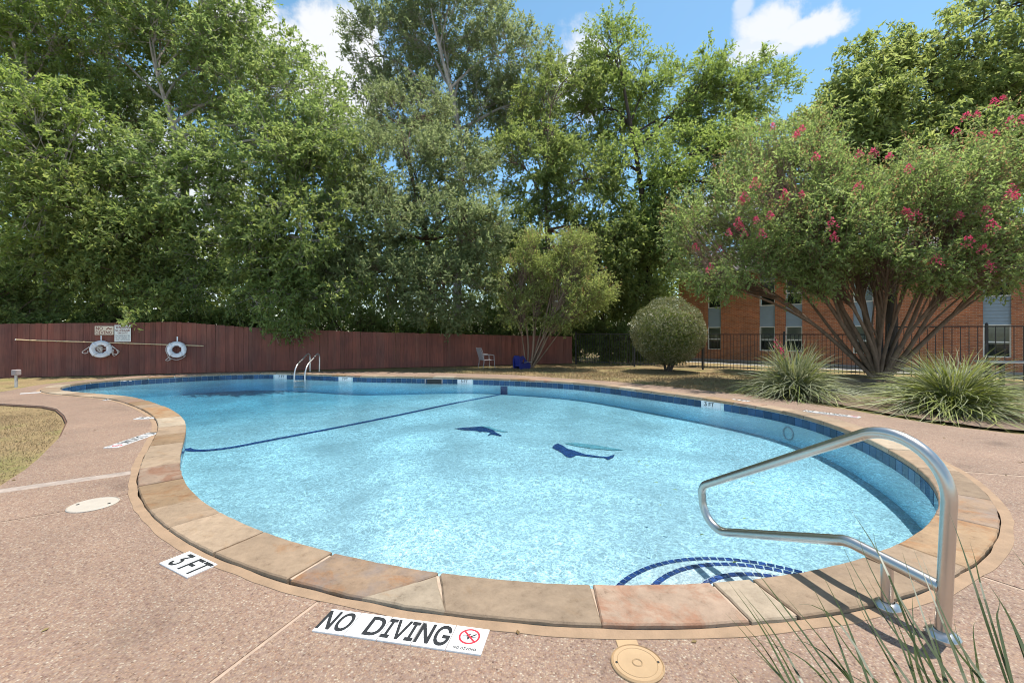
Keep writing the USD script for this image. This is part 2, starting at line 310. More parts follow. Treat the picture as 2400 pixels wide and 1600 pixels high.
# ground: dry lawn, with bare soil under the trees
mat('lawn', {'geo': ('geometry', {}), 'n1': ('noise_texture', {'scale': 0.8, 'detail': 6.0, 'roughness': 0.65}), 'n2': ('noise_texture', {'scale': 30.0, 'detail': 6.0, 'roughness': 0.75}), 'n3': ('noise_texture', {'scale': 0.35, 'detail': 3.0}),
             'r1': ('rgb_ramp', {'ramp': [(.3, (.20, .135, .075)), (.5, (.30, .22, .115)), (.62, (.22, .20, .08)), (.8, (.30, .24, .12))]}), 'r2': ('rgb_ramp', {'ramp': [(.3, (.35, .34, .33)), (.5, (.9, .9, .9)), (.75, (1.45, 1.4, 1.3))]}),
             'mu': ('mix', {'mix_type': 'multiply', 'fac': 1.0}), 'bu': ('bump', {'strength': 0.8, 'distance': 0.03}), 'p': ('principled_bsdf', {'roughness': 0.95, 'specular_ior_level': 0.1})},
    [('geo.position', 'n1.vector'), ('geo.position', 'n2.vector'), ('n1.fac', 'r1.fac'), ('n2.fac', 'r2.fac'), ('r1.color', 'mu.color1'), ('r2.color', 'mu.color2'), ('mu.color', 'p.base_color'), ('n2.fac', 'bu.height'), ('bu.normal', 'p.normal')])
plain('mulch', (.17, .115, .08), 0.95, var=0.5, scale=30, bump=1.0, bscale=45, detail=8)
plain('soil_edge', (.10, .05, .03), 0.95, var=0.4, scale=25, bump=1.0)
plain('concrete', (.46, .42, .38), 0.9, var=0.12, scale=4, bump=0.2)
plain('concrete_base', (.30, .25, .24), 0.9, var=0.15, scale=3, bump=0.2)
plain('siding_blue', (.25, .31, .38), 0.6, var=0.06, scale=4)
plain('trim_white', (.70, .68, .64), 0.5, var=0.05)
plain('roof_shingle', (.14, .12, .11), 0.9, var=0.25, scale=14, bump=0.4)
plain('blind', (.46, .47, .44), 0.7, var=0.1, scale=3)
plain('blind_dark', (.06, .065, .07), 0.6, var=0.2, scale=3)
mat('pane', {'t': ('transparent_bsdf', {'color': (.78, .82, .82)}), 'g': ('glossy_bsdf', {'color': (.9, .9, .9), 'roughness': 0.03}), 'fr': ('fresnel', {'IOR': 1.5}), 'm': ('mix_closure', {})},
    [('fr.fac', 'm.fac'), ('t.BSDF', 'm.closure1'), ('g.BSDF', 'm.closure2')], surface='m.closure')
# brick wall (far off): running bond in wall coordinates; y of the object is along the wall, z up
mat('brick', {'tc': ('texture_coordinate', {}), 'mp': ('mapping', {'rotation': (math.pi / 2, 0, 0)}), 'sx': ('separate_xyz', {}), 'cx': ('combine_xyz', {}),
              'b': ('brick_texture', {'scale': 1.0, 'color1': (.43, .155, .072), 'color2': (.28, .095, .052), 'mortar': (.42, .28, .20), 'mortar_size': 0.009, 'brick_width': 0.21, 'row_height': 0.075, 'bias': -0.15, 'mortar_smooth': 0.2}),
              'n': ('noise_texture', {'scale': 1.2, 'detail': 6.0}), 'r': ('rgb_ramp', {'ramp': [(.3, (.8, .8, .8)), (.5, (1, 1, 1)), (.72, (1.25, 1.15, 1.1))]}), 'wn': ('noise_texture', {'scale': 5.5, 'detail': 3.0}),
              'r2': ('rgb_ramp', {'ramp': [(.3, (.55, .55, .6)), (.45, (1, 1, 1)), (.7, (1.2, 1.1, 1.0))]}), 'mu': ('mix', {'mix_type': 'multiply', 'fac': 1.0}), 'mu2': ('mix', {'mix_type': 'multiply', 'fac': 0.8}),
              'st': ('mapping', {'scale': (1.0, 1.0, 4.0)}), 'bu': ('bump', {'strength': 0.6, 'distance': 0.01, 'invert': True}), 'p': ('principled_bsdf', {'roughness': 0.85, 'specular_ior_level': 0.2})},
    [('tc.object', 'sx.vector'), ('sx.x', 'cx.x'), ('sx.z', 'cx.y'), ('cx.vector', 'b.vector'), ('tc.object', 'n.vector'), ('tc.object', 'st.vector'), ('st.vector', 'wn.vector'), ('wn.fac', 'r2.fac'), ('n.fac', 'r.fac'), ('b.color', 'mu.color1'), ('r.color', 'mu.color2'),
     ('mu.color', 'mu2.color1'), ('r2.color', 'mu2.color2'), ('mu2.color', 'p.base_color'), ('b.fac', 'bu.height'), ('bu.normal', 'p.normal')])
def barkmat(name, c, scale=6):
    c = np.array(c)
    mat(name, {'geo': ('geometry', {}), 'mp': ('mapping', {'scale': (1, 1, 0.22)}), 'n': ('noise_texture', {'scale': scale, 'detail': 8.0, 'roughness': 0.7}), 'r': ('rgb_ramp', {'ramp': [(.25, tuple(c * .5)), (.5, tuple(c)), (.75, tuple(c * 1.4))]}),
               'bu': ('bump', {'strength': 0.8, 'distance': 0.03}), 'p': ('principled_bsdf', {'roughness': 0.9, 'specular_ior_level': 0.2})},
        [('geo.position', 'mp.vector'), ('mp.vector', 'n.vector'), ('n.fac', 'r.fac'), ('r.color', 'p.base_color'), ('n.fac', 'bu.height'), ('bu.normal', 'p.normal')])
barkmat('bark_grey', (.32, .28, .24)); barkmat('bark_brown', (.13, .09, .065)); barkmat('bark_dark', (.06, .045, .035)); barkmat('bark_crape', (.20, .135, .095), 9); barkmat('bark_pale', (.34, .26, .19), 9)
leafmat('leaf_elm', (0.089, 0.141, 0.041), (0.198, 0.269, 0.076), (0.306, 0.359, 0.123))
leafmat('leaf_deep', (0.080, 0.124, 0.042), (0.171, 0.224, 0.071), (0.271, 0.305, 0.106))
leafmat('leaf_oak', (0.084, 0.122, 0.054), (0.176, 0.219, 0.099), (0.275, 0.305, 0.156), rough=.45)
leafmat('leaf_gold', (.088, .140, .046), (.190, .258, .088), (.300, .350, .135))
leafmat('leaf_pecan', (0.108, 0.154, 0.049), (0.225, 0.279, 0.091), (0.335, 0.367, 0.149))
leafmat('leaf_crape', (.092, .145, .048), (.200, .270, .092), (.310, .365, .155), rough=.45)
leafmat('leaf_lime_lit', (.120, .165, .050), (.245, .300, .095), (.360, .390, .150))  # yellow green leaf, brightened to stand in for sunlight the small tree misses
leafmat('leaf_crape_tip', (.16, .15, .055), (.27, .185, .095), (.36, .17, .12))
leafmat('leaf_holly', (.070, .088, .030), (.165, .175, .072), (.38, .37, .24), rough=.3, trans=.3, spec=.6)
leafmat('petal', (.48, .055, .10), (.58, .10, .16), (.63, .19, .24), rough=.6, trans=.4)
leafmat('leaf_dead', (.09, .05, .02), (.16, .10, .04), (.24, .19, .07), rough=.7, trans=.1)
leafmat('yucca_grey', (.130, .155, .075), (.220, .240, .130), (.36, .36, .23), rough=.5, trans=.2)
leafmat('yucca_green', (.120, .160, .028), (.220, .255, .055), (.35, .36, .15), rough=.5, trans=.2)
leafmat('blade_green', (.026, .040, .012), (.055, .075, .022), (.105, .12, .045), rough=.4, trans=.2)
leafmat('grass_dry', (.15, .10, .055), (.27, .20, .115), (.17, .165, .07), rough=.8, trans=.2)

# ------------------------------------------------------------------ pool outline (inner edge of the coping) on the ground
WZ = -0.135                                             # water level
pool_px = [(144, 913), (204, 895), (408, 881), (600, 873.8), (727, 876), (855, 880.6), (1008, 883), (1200, 888.6), (1276, 891), (1378, 899), (1506, 914), (1659, 933), (1700, 941), (1819, 958.6), (1908, 981),
           (1983, 1006), (2041, 1034), (2122, 1074), (2173, 1112), (2194, 1145), (2198, 1173), (2189, 1211), (2156, 1248), (2109, 1276), (2016, 1300), (1908, 1325), (1838, 1339), (1758, 1356), (1674, 1369), (1580, 1374),
           (1440, 1374), (1300, 1368), (1193, 1358), (1029, 1341), (895, 1322), (780, 1295), (623, 1244), (517, 1200), (450, 1150), (424, 1110), (421, 1075), (428, 1050), (434, 1031), (436, 1011), (428, 988), (395, 957.6), (357, 941), (306, 930), (255, 924), (185, 919)]
ring = curve([gp(u, v, 0.02)[:2] for u, v in pool_px], 420, s=0.02, closed=True)
POOL = Polygon(ring).buffer(0)
COPW = 0.318
COP = POOL.buffer(COPW, resolution=24)
BAND = POOL.buffer(COPW + 0.05, resolution=24)
BASIN = POOL.buffer(0.015, resolution=24)

# deck
def gxy(u, v): return tuple(gp(u, v)[:2])
deck_outer = Polygon([(-16, 9.3), gxy(0, 918), gxy(102, 903), gxy(204, 889.5), gxy(300, 882), gxy(408, 876), gxy(600, 870), gxy(855, 870.5), gxy(1000, 873), gxy(1200, 878), gxy(1455, 895), gxy(1659, 915), gxy(1800, 929.5), gxy(1998, 961.6),
                      gxy(2206, 996), gxy(2384, 1017), (9.0, 5.2), (13, 4.6), (13, -7), (-16, -7), (-16, 1.2), (-8, 2.0), gxy(0, 1138), gxy(59, 1100), gxy(89, 1075), gxy(143, 1021), gxy(158, 988), gxy(150, 972), gxy(133, 957.6), gxy(102, 951), gxy(0, 945), (-16, 8.1)])
DECK = deck_outer.buffer(0).union(POOL.buffer(0.8))
jd = np.array(gxy(493, 1600)) - np.array(gxy(757, 1400))
joints = [[tuple(np.array(gxy(757, 1400)) + jd * k_) for k_ in (0, .5, 1, 3, 7, 14)], [tuple(np.array(gxy(312, 1106)) + (np.array(gxy(0, 1150)) - np.array(gxy(312, 1106))) * k_) for k_ in (0, .5, 1, 2, 4)], [gxy(330, 1150), gxy(270, 1170), (-3.7, 2.9), (-7, 1.0), (-16, -3)],
          [gxy(2270, 1340), gxy(2400, 1385), (4.6, 1.1), (9, -1.5), (13, -4)], [gxy(2230, 1102), gxy(2400, 1115), (7.5, 3.75), (13, 3.2)], [(1.1, 1.95), (1.3, .8), (1.5, -7)]]
jw = [0.010, 0.07, 0.012, 0.012, 0.02, 0.0]
jlines = [LineString(curve(np.array(j), 30)[:, :2]) for j in joints]
slabs = DECK.difference(BAND.buffer(-0.02))
cut = shapely.union_all([l.buffer(w, cap_style=2) for l, w in zip(jlines, jw) if w])
slabs = slabs.difference(cut)
deck = thing('pool_deck', label='pinkish exposed aggregate concrete deck around the swimming pool', kind='structure')
for g in sorted(slabs.geoms if hasattr(slabs, 'geoms') else [slabs], key=lambda g: -g.area):
    if g.area > 0.02: obj('slab', extr(g.simplify(0.003), -0.13, 0.0), 'aggregate', deck)
for l, w in zip(jlines, jw):
    if w: obj('joint_strip', extr(l.buffer(w + .003, cap_style=2).intersection(DECK).difference(BAND.buffer(-.02)), -0.12, -0.004 if w < .03 else -0.001), 'joint_chalk' if w > .03 else 'joint_caulk', deck)

# ground sheet with a hole under the deck
WF0, WFD = np.array([-14.6, 12.95]), np.array([1.0, 0.346])        # wood fence line
IF0, IFD = np.array([2.55, 18.6]), np.array([1.0, -0.64])          # iron fence line
def ground_z(x, y):
    # behind the iron fence the ground falls half a metre to the brick building
    n = np.array([0.64, 1.0]) / math.hypot(.64, 1)
    s = (x - IF0[0]) * n[0] + (y - IF0[1]) * n[1]
    return -0.035 - 0.5 * np.clip((s - 0.8) / 4.0, 0, 1) * (x > 0) * np.clip(x / 4, 0, 1)
gpoly = sbox(-60, -40, 60, 60).difference(DECK.buffer(-0.25))
ground = [fillmesh(gpoly, 0.9, ground_z)]
far = []
R = 900.0
o = [(-60, -40), (60, -40), (60, 60), (-60, 60)]; O = [(-R, -R), (R, -R), (R, R), (-R, R)]
gv = np.array([(x, y, float(ground_z(np.array(x), np.array(y)))) for x, y in o] + [(x, y, -0.5) for x, y in O])
ground.append(trimesh.Trimesh(gv, tri([[i, (i + 1) % 4, 4 + (i + 1) % 4, 4 + i] for i in range(4)])[:, ::-1], process=False))
for g_ in ground:
    nz = g_.face_normals[:, 2]; g_.faces[nz < 0] = g_.faces[nz < 0][:, ::-1]
obj('lawn_ground', ground, 'lawn', smooth=True, label='dry yellowish lawn and bare earth around the pool deck', kind='structure')
bedpoly = Polygon([gxy(1760, 915), gxy(1800, 922), gxy(1900, 938), gxy(2010, 956), gxy(2100, 972), gxy(2230, 992), gxy(2390, 1010), (9.2, 5.6), (14, 6), (14, 11), (11.5, 12.4), (9.5, 12.4), (6.4, 10.2)]).buffer(.3).buffer(-.3)
bedpoly = bedpoly.difference(DECK.buffer(.06))
obj('planting_bed', fillmesh(bedpoly, 0.22, lambda x, y: -0.02 + 0.05 * meshkit.fbm(np.column_stack([x * 2, y * 2, x * 0]), 3, 4)), 'mulch', smooth=True, label='dark mulch planting bed beside the deck', kind='structure')
def lipring(line, name):
    pass
lip = DECK.exterior
lp = LineString([gxy(0, 945.6), gxy(102, 951.6), gxy(133, 958.2), gxy(150, 972.5), gxy(158, 989), gxy(143, 1022)]).buffer(.02)
obj('soil_edge', extr(lp.difference(DECK), -0.05, -0.012), 'soil_edge', kind='structure', label='strip of bare brown soil along the deck edge')

# ------------------------------------------------------------------ swimming pool shell
def floor_z(x, y):
    # floor: seen depth; shallow by the steps, deeper in the left lobe
    d = 0.47 - 0.0155 * y
    ax, ay = -4.9, 7.0; bx_, by = -.1, 12.3                # break line
    s = ((bx_ - ax) * (y - ay) - (by - ay) * (x - ax)) / math.hypot(bx_ - ax, by - ay)
    t = np.clip((s - 0.2) / 4.0, 0, 1); t = t * t * (3 - 2 * t)
    return WZ - np.clip(d, .25, .44) - 0.15 * t
pool = thing('swimming_pool', label='kidney shaped swimming pool shell with pale plaster and blue waterline tiles', kind='structure')
floor = fillmesh(BASIN.buffer(0.005), 0.3, floor_z)
obj('floor', floor, 'plaster', pool, smooth=True)
br = np.array(BASIN.exterior.coords)[:-1]
if not BASIN.exterior.is_ccw: br = br[::-1]
def wall_strip(r, z0, z1, closed=True):
    n = len(r); v = np.vstack([np.column_stack([r, np.full(n, z0)]), np.column_stack([r, np.full(n, z1)])])
    i = np.arange(n if closed else n - 1); j = (i + 1) % n
    return trimesh.Trimesh(v, tri(np.stack([j, i, n + i, n + j], 1)), process=False)
obj('wall', wall_strip(br, -1.1, -0.012), 'plaster_wall_lifted', pool)
# waterline band: grout strip then tiles, on the walls that face the camera
TL0, TL1 = WZ - 0.035, -0.038
per = LineString(np.vstack([br, br[:1]])); L = per.length
ts = np.arange(0, L, 0.156); NT = len(ts)
def wall_frame(s, off=0.0):
    p = np.array(per.interpolate(s % L).coords[0]); q = np.array(per.interpolate((s + .01) % L).coords[0]); t = (q - p) / np.linalg.norm(q - p)
    n = np.array([-t[1], t[0]])                          # ring is ccw: left of the walk is inside
    return p + n * off, t, n
def seen(p, n): return (-(p[0]) * n[0] - p[1] * n[1]) > -0.25 * np.linalg.norm(p)
grout = POOL.buffer(0.013).difference(POOL.buffer(0.008))
obj('grout_band', extr(grout, TL0 - .006, TL1 + .008), 'grout_white', pool)
markers = {}
for u, v, txt in ((665, 874.8, '7 FT'), (817, 879.5, '7 FT'), (1091, 885.5, '5 FT'), (1671, 935.5, '3 FT')):
    s = per.project(Point(gp(u, v)[:2])); markers[s] = txt
sk_s = per.project(Point(gp(1021, 883.5)[:2]))
for s in ts:
    p, t, n = wall_frame(s + .078, 0.012)
    if not seen(p, n): continue
    near = min(abs(s + .078 - m) for m in list(markers))
    if near < 0.24 or abs(s + .078 - sk_s) < 0.28: continue
    M = frame((p[0], p[1], 0), (t[0], t[1], 0), (n[0], n[1], 0), (0, 0, 1))
    obj('waterline_tile', place(rbox(-.0745, .0745, -.004, .004 + rng.uniform(0, .0015), TL0, TL1, .002), M), 'blue_tile', pool)
for s, txt in markers.items():
    p, t, n = wall_frame(s, 0.010)
    M = frame((p[0], p[1], 0), (t[0], t[1], 0), (n[0], n[1], 0), (0, 0, 1))
    m = obj('depth_tile', place(rbox(-.235, .235, -.004, .008, TL0, TL1 + .004, .002), M), 'white_tile', pool, label=f'white depth tile reading {txt}')
    tx = meshkit.text_mesh(txt, 0.072, 0.002, bold=True); b = tx.bounds; tx.apply_translation([-(b[0, 0] + b[1, 0]) / 2, 0, 0])
    Mt = frame((p[0] + n[0] * .0085, p[1] + n[1] * .0085, WZ + .012), (-t[0], -t[1], 0), (0, 0, 1), (n[0], n[1], 0))
    obj('lettering', place(tx, Mt), 'ink', m)
p, t, n = wall_frame(sk_s, 0.008)
M = frame((p[0], p[1], 0), (t[0], t[1], 0), (n[0], n[1], 0), (0, 0, 1))
fr = trimesh.util.concatenate([bx(-.27, .27, -.004, .012, TL1 - .012, TL1 + .006), bx(-.27, .27, -.004, .012, TL0 - .02, TL0), bx(-.27, -.24, -.004, .012, TL0, TL1 - .012), bx(.24, .27, -.004, .012, TL0, TL1 - .012)])
sk = obj('skimmer_mouth', place(fr, M), 'concrete_base', pool)
obj('opening', place(bx(-.24, .24, -.003, .004, TL0, TL1 - .012), M), 'black_hole', sk)
# underwater light ring on the right wall
s = per.project(Point(gp(1850, 968)[:2])); p, t, n = wall_frame(s, 0.012)
tor = trimesh.creation.torus(0.10, 0.012, major_sections=24, minor_sections=6)
obj('underwater_light', place(tor, frame((p[0], p[1], WZ - .19), (t[0], t[1], 0), (0, 0, 1), (n[0], n[1], 0))), 'zinc', pool)
# break line of blue tiles across the floor, running up the far wall
def floor_pt(u, v):
    z = -.5
    for _ in range(12): a = gp(u, v, z); z = float(floor_z(a[0], a[1]))
    return gp(u, v, z)
bl = [(437, 1051), (470, 1056), (520, 1052), (600, 1038), (700, 1019), (789, 1002), (980, 963), (1100, 938), (1185, 921), (1204, 914)]
bp = curve([floor_pt(u, v)[:2] for u, v in bl], 120)
bpoly = LineString(bp).buffer(0.055, cap_style=2).intersection(BASIN)
obj('break_line', flat(bpoly.segmentize(.15), lambda v: floor_z(v[:, 0], v[:, 1]) + .006), 'mosaic_blue', pool)
s = per.project(Point(bp[-1])); p, t, n = wall_frame(s, 0.004)
obj('break_line', place(bx(-.10, .10, -.004, .006, -.42, TL0 - .02), frame((p[0], p[1], 0), (t[0], t[1], 0), (n[0], n[1], 0), (0, 0, 1))), 'mosaic_blue', pool)
# steps with mosaic edges
SC = np.array([1.50, 2.33])
for rad, z in ((1.03, -.42), (.79, -.335), (.50, -.245)):
    disc = Point(SC).buffer(rad, 48).intersection(BASIN)
    st = obj('step', extr(disc, -0.75, z), 'plaster', pool)
    k = int(2 * math.pi * rad / 0.058)
    for i in range(k):
        a = 2 * math.pi * i / k; c = SC + (rad - .028) * np.array([math.cos(a), math.sin(a)])
        if not shapely.contains_xy(POOL, *c): continue
        M = frame((c[0], c[1], z), (-math.sin(a), math.cos(a), 0), (math.cos(a), math.sin(a), 0), (0, 0, 1))
        obj('edge_tile', place(bx(-.0235, .0235, -.020, .020, -.003, .0045), M), 'mosaic_blue', st)
# two leaping dolphins in mosaic on the floor
dol1 = [(1064, 1004.5), (1090, 1002), (1115, 1000.6), (1125, 1000), (1140, 1003), (1156, 1008), (1163, 1014), (1177, 1021), (1172, 1022.4), (1160, 1019.5), (1152, 1018.5), (1143, 1021), (1147, 1017), (1151, 1015), (1145, 1013), (1130, 1011.5), (1124, 1013), (1119, 1010), (1100, 1009), (1085, 1008)]
dol2 = [(1294, 1049), (1300, 1042), (1308, 1039.5), (1318, 1044), (1330, 1052), (1345, 1056), (1370, 1064.5), (1400, 1069), (1422, 1071), (1432, 1068), (1441, 1065.5), (1437, 1073), (1425, 1078), (1415, 1073), (1390, 1071.5), (1352, 1067), (1338, 1073), (1327, 1070.5), (1316, 1061), (1303, 1054)]
band2 = [(1322, 1039), (1350, 1038), (1400, 1044), (1440, 1051), (1462, 1055), (1440, 1056), (1390, 1052), (1350, 1046)]
band1 = [(1125, 998.4), (1145, 1000), (1165, 1007), (1192, 1012.3), (1180, 1012.8), (1160, 1009.5), (1145, 1004)]
for pts, mt, lab in ((dol1, 'mosaic_blue', None), (dol2, 'mosaic_blue', None), (band2, 'mosaic_pale', None), (band1, 'mosaic_pale', None)):
    pg = Polygon([floor_pt(u, v)[:2] for u, v in pts]).buffer(0)
    obj('dolphin_mosaic' if mt == 'mosaic_blue' else 'wave_mosaic', flat(pg.segmentize(.1), lambda v: floor_z(v[:, 0], v[:, 1]) + .008), mt, pool)
# water: a closed body; caustics are painted as bright noise threads into its transparent colour
mat('water', {
    'geo': ('geometry', {}),
    'mp': ('mapping', {'scale': (1.0, 1.0, 1.0)}),
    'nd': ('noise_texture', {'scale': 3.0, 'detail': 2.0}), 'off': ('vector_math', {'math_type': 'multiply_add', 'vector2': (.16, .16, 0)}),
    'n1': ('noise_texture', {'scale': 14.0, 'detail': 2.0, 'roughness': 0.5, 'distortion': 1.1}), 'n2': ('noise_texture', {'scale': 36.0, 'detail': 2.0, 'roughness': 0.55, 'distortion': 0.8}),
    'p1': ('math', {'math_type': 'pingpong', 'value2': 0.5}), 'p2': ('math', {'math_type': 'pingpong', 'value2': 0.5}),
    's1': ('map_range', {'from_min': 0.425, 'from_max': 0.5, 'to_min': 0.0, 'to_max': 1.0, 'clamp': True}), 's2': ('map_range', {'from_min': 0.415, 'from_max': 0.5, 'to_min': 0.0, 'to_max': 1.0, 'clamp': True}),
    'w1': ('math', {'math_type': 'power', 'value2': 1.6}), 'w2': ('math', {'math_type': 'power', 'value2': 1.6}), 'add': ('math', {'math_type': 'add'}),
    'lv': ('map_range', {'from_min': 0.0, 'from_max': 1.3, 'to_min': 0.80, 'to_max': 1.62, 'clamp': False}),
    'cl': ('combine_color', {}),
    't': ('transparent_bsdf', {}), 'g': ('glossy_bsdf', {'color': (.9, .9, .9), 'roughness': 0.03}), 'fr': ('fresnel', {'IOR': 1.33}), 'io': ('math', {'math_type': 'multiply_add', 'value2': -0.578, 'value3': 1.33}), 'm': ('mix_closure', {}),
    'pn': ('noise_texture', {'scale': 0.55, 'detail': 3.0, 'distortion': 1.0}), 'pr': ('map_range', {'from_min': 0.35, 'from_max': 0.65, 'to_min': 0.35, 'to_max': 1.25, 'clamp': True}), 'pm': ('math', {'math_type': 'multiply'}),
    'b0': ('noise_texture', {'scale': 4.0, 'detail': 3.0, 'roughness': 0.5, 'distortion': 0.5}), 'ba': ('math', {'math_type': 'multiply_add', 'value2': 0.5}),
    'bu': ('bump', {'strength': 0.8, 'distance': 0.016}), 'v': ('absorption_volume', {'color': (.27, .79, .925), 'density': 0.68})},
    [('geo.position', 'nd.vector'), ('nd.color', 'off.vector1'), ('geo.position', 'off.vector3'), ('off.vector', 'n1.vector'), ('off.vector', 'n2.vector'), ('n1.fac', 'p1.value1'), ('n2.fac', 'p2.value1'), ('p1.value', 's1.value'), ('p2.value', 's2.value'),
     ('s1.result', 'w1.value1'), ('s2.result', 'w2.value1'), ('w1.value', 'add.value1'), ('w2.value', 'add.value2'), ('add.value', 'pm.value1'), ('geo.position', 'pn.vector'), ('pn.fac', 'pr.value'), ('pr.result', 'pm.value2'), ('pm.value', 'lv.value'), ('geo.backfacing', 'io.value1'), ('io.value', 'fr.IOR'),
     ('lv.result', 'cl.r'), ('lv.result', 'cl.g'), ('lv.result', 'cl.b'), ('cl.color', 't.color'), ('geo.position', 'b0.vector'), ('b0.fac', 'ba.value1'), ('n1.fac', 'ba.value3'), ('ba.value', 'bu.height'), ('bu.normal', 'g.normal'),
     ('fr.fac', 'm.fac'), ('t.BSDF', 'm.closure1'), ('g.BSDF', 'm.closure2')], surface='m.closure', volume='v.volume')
obj('water', extr(BASIN.buffer(.03), -1.0, WZ), 'water', label='clear rippled pale blue pool water', kind='structure')

# ------------------------------------------------------------------ coping of separate stones
cope = thing('pool_coping', label='sandstone slab coping around the pool edge with mortar joints', kind='structure')
obj('mortar_bed', extr(COP.buffer(-.035).difference(BASIN.buffer(0.004)), -0.06, 0.010), 'mortar', cope)
bandpoly = BAND.difference(COP.buffer(-.02))
bv = []
wob = []
for k, rr in enumerate((COP.buffer(-.010), BAND)):
    c = np.array(rr.exterior.segmentize(.06).coords)[:-1]
    nz = meshkit.noise(np.column_stack([c * 6, np.zeros(len(c))]), 3 + k) - .5
    cen = c - np.array([POOL.exterior.interpolate(POOL.exterior.project(Point(x))).coords[0] for x in c]); cen /= np.linalg.norm(cen, axis=1, keepdims=True)
    wob.append(c + cen * nz[:, None] * (.016 if k == 0 else .016))
obj('grout_band', extr(Polygon(wob[1]).buffer(0).difference(Polygon(wob[0]).buffer(0)), -0.05, 0.003), 'grout_band', cope)
pr = np.array(POOL.exterior.coords)[:-1]
if not POOL.exterior.is_ccw: pr = pr[::-1]
pl = LineString(np.vstack([pr, pr[:1]])); PL = pl.length
def ps(u, v): return pl.project(Point(gp(u, v, .02)[:2]))
fixed = sorted([ps(517, 1200), ps(623, 1244), ps(780, 1295), ps(1029, 1342), ps(1387, 1374), ps(1674, 1371), ps(1760, 1356), ps(2016, 1300), ps(2109, 1276), ps(2190, 1205), ps(2196, 1150), ps(470, 1165), ps(430, 1120), ps(420, 1085), ps(433, 1035), ps(436, 1013), ps(431, 995), ps(420, 975), ps(400, 960), ps(370, 945), ps(2150, 1095), ps(2080, 1052), ps(2000, 1012)])
cuts = []
for a, b in zip(fixed, fixed[1:] + [fixed[0] + PL]):
    gap = b - a; k = max(1, int(round(gap / rng.uniform(.52, .68)))) if gap > 0.95 else 1
    w = rng.uniform(.8, 1.25, k); w = np.cumsum(w) / w.sum() * gap
    cuts += [a] + [a + x for x in w[:-1]]
cuts = sorted(c % PL for c in cuts)
def outward(s, off):
    p = np.array(pl.interpolate(s % PL).coords[0]); q1 = np.array(pl.interpolate((s + .03) % PL).coords[0]); q0 = np.array(pl.interpolate((s - .03) % PL).coords[0])
    t = (q1 - q0) / np.linalg.norm(q1 - q0); return p + np.array([t[1], -t[0]]) * off
mats_cycle = ['stone_tan', 'stone_sand', 'stone_tan', 'stone_pale', 'stone_sand', 'stone_striped', 'stone_tan', 'stone_sand', 'stone_rust', 'stone_tan']
special = {}
for s_, m_ in (((ps(900, 1322)), 'stone_grey'), (ps(1500, 1375), 'stone_rust'), (ps(1200, 1358), 'stone_sand'), (ps(1715, 1364), 'stone_pale'), (ps(1890, 1329), 'stone_tan'), (ps(2060, 1290), 'stone_tan'), (ps(700, 1270), 'stone_tan'),
               (ps(570, 1225), 'stone_sand'), (ps(435, 1022), 'stone_striped'), (ps(410, 967), 'stone_striped'), (ps(385, 952), 'stone_striped'), (ps(421, 1070), 'stone_sand'), (ps(2190, 1180), 'stone_grey')):
    special[s_] = m_
def stone(poly, mt, lift):
    poly = poly.buffer(-.003)
    c = np.array(poly.exterior.segmentize(.045).coords)[:-1]
    nz = meshkit.fbm(np.column_stack([c * 16, np.zeros(len(c))]), 3, 7) - .5
    cen = c.mean(0); dirs = (c - cen); dirs /= np.linalg.norm(dirs, axis=1, keepdims=True)
    c = c + dirs * nz[:, None] * .016
    pg = Polygon(c).buffer(0)
    if not isinstance(pg, Polygon): pg = max(pg.geoms, key=lambda g: g.area)
    obj('coping_stone', bevelled(pg, -0.03, 0.022 + lift, .007), mt, cope)
for k, (a, b) in enumerate(zip(cuts, cuts[1:] + [cuts[0] + PL])):
    if b - a < .08: continue
    sl, sr = rng.uniform(-.05, .05, 2) * min(1, (b - a))
    n = max(3, int((b - a) / .06)); ss = np.linspace(a + .006, b - .006, n)
    inn = [outward(s, -.004) for s in ss]
    out = [outward(s + (sl * (1 - i / (n - 1)) + sr * i / (n - 1)) * .4, COPW - .012) for i, s in enumerate(ss)]
    pg = Polygon(inn + out[::-1]).buffer(0)
    if not isinstance(pg, Polygon): pg = max(pg.geoms, key=lambda g: g.area)
    mt = mats_cycle[(k * 7 + 3) % 10]
    for s_, m_ in special.items():
        if a <= s_ < b or a <= s_ + PL < b: mt = m_
    if abs(a - ps(1029, 1342)) < .02 or abs(b - ps(1029, 1342)) < .02:
        tip = outward(ps(1029, 1342), .03); w = Polygon([tip, outward(ps(1029, 1342) - .28 , COPW + .05), outward(ps(1029, 1342) + .16, COPW + .05)]).buffer(.008)
        pg = pg.difference(w); pg = max(pg.geoms, key=lambda g: g.area) if hasattr(pg, 'geoms') else pg
    stone(pg, mt, rng.uniform(-.003, .006))
# the small wedge stone at the front
s0 = ps(1029, 1342); tip = outward(s0, .035)
stone(Polygon([tip, outward(s0 - .27, COPW - .012), outward(s0 - .05, COPW - .008), outward(s0 + .15, COPW - .012)]).buffer(0), 'stone_pale', .0)

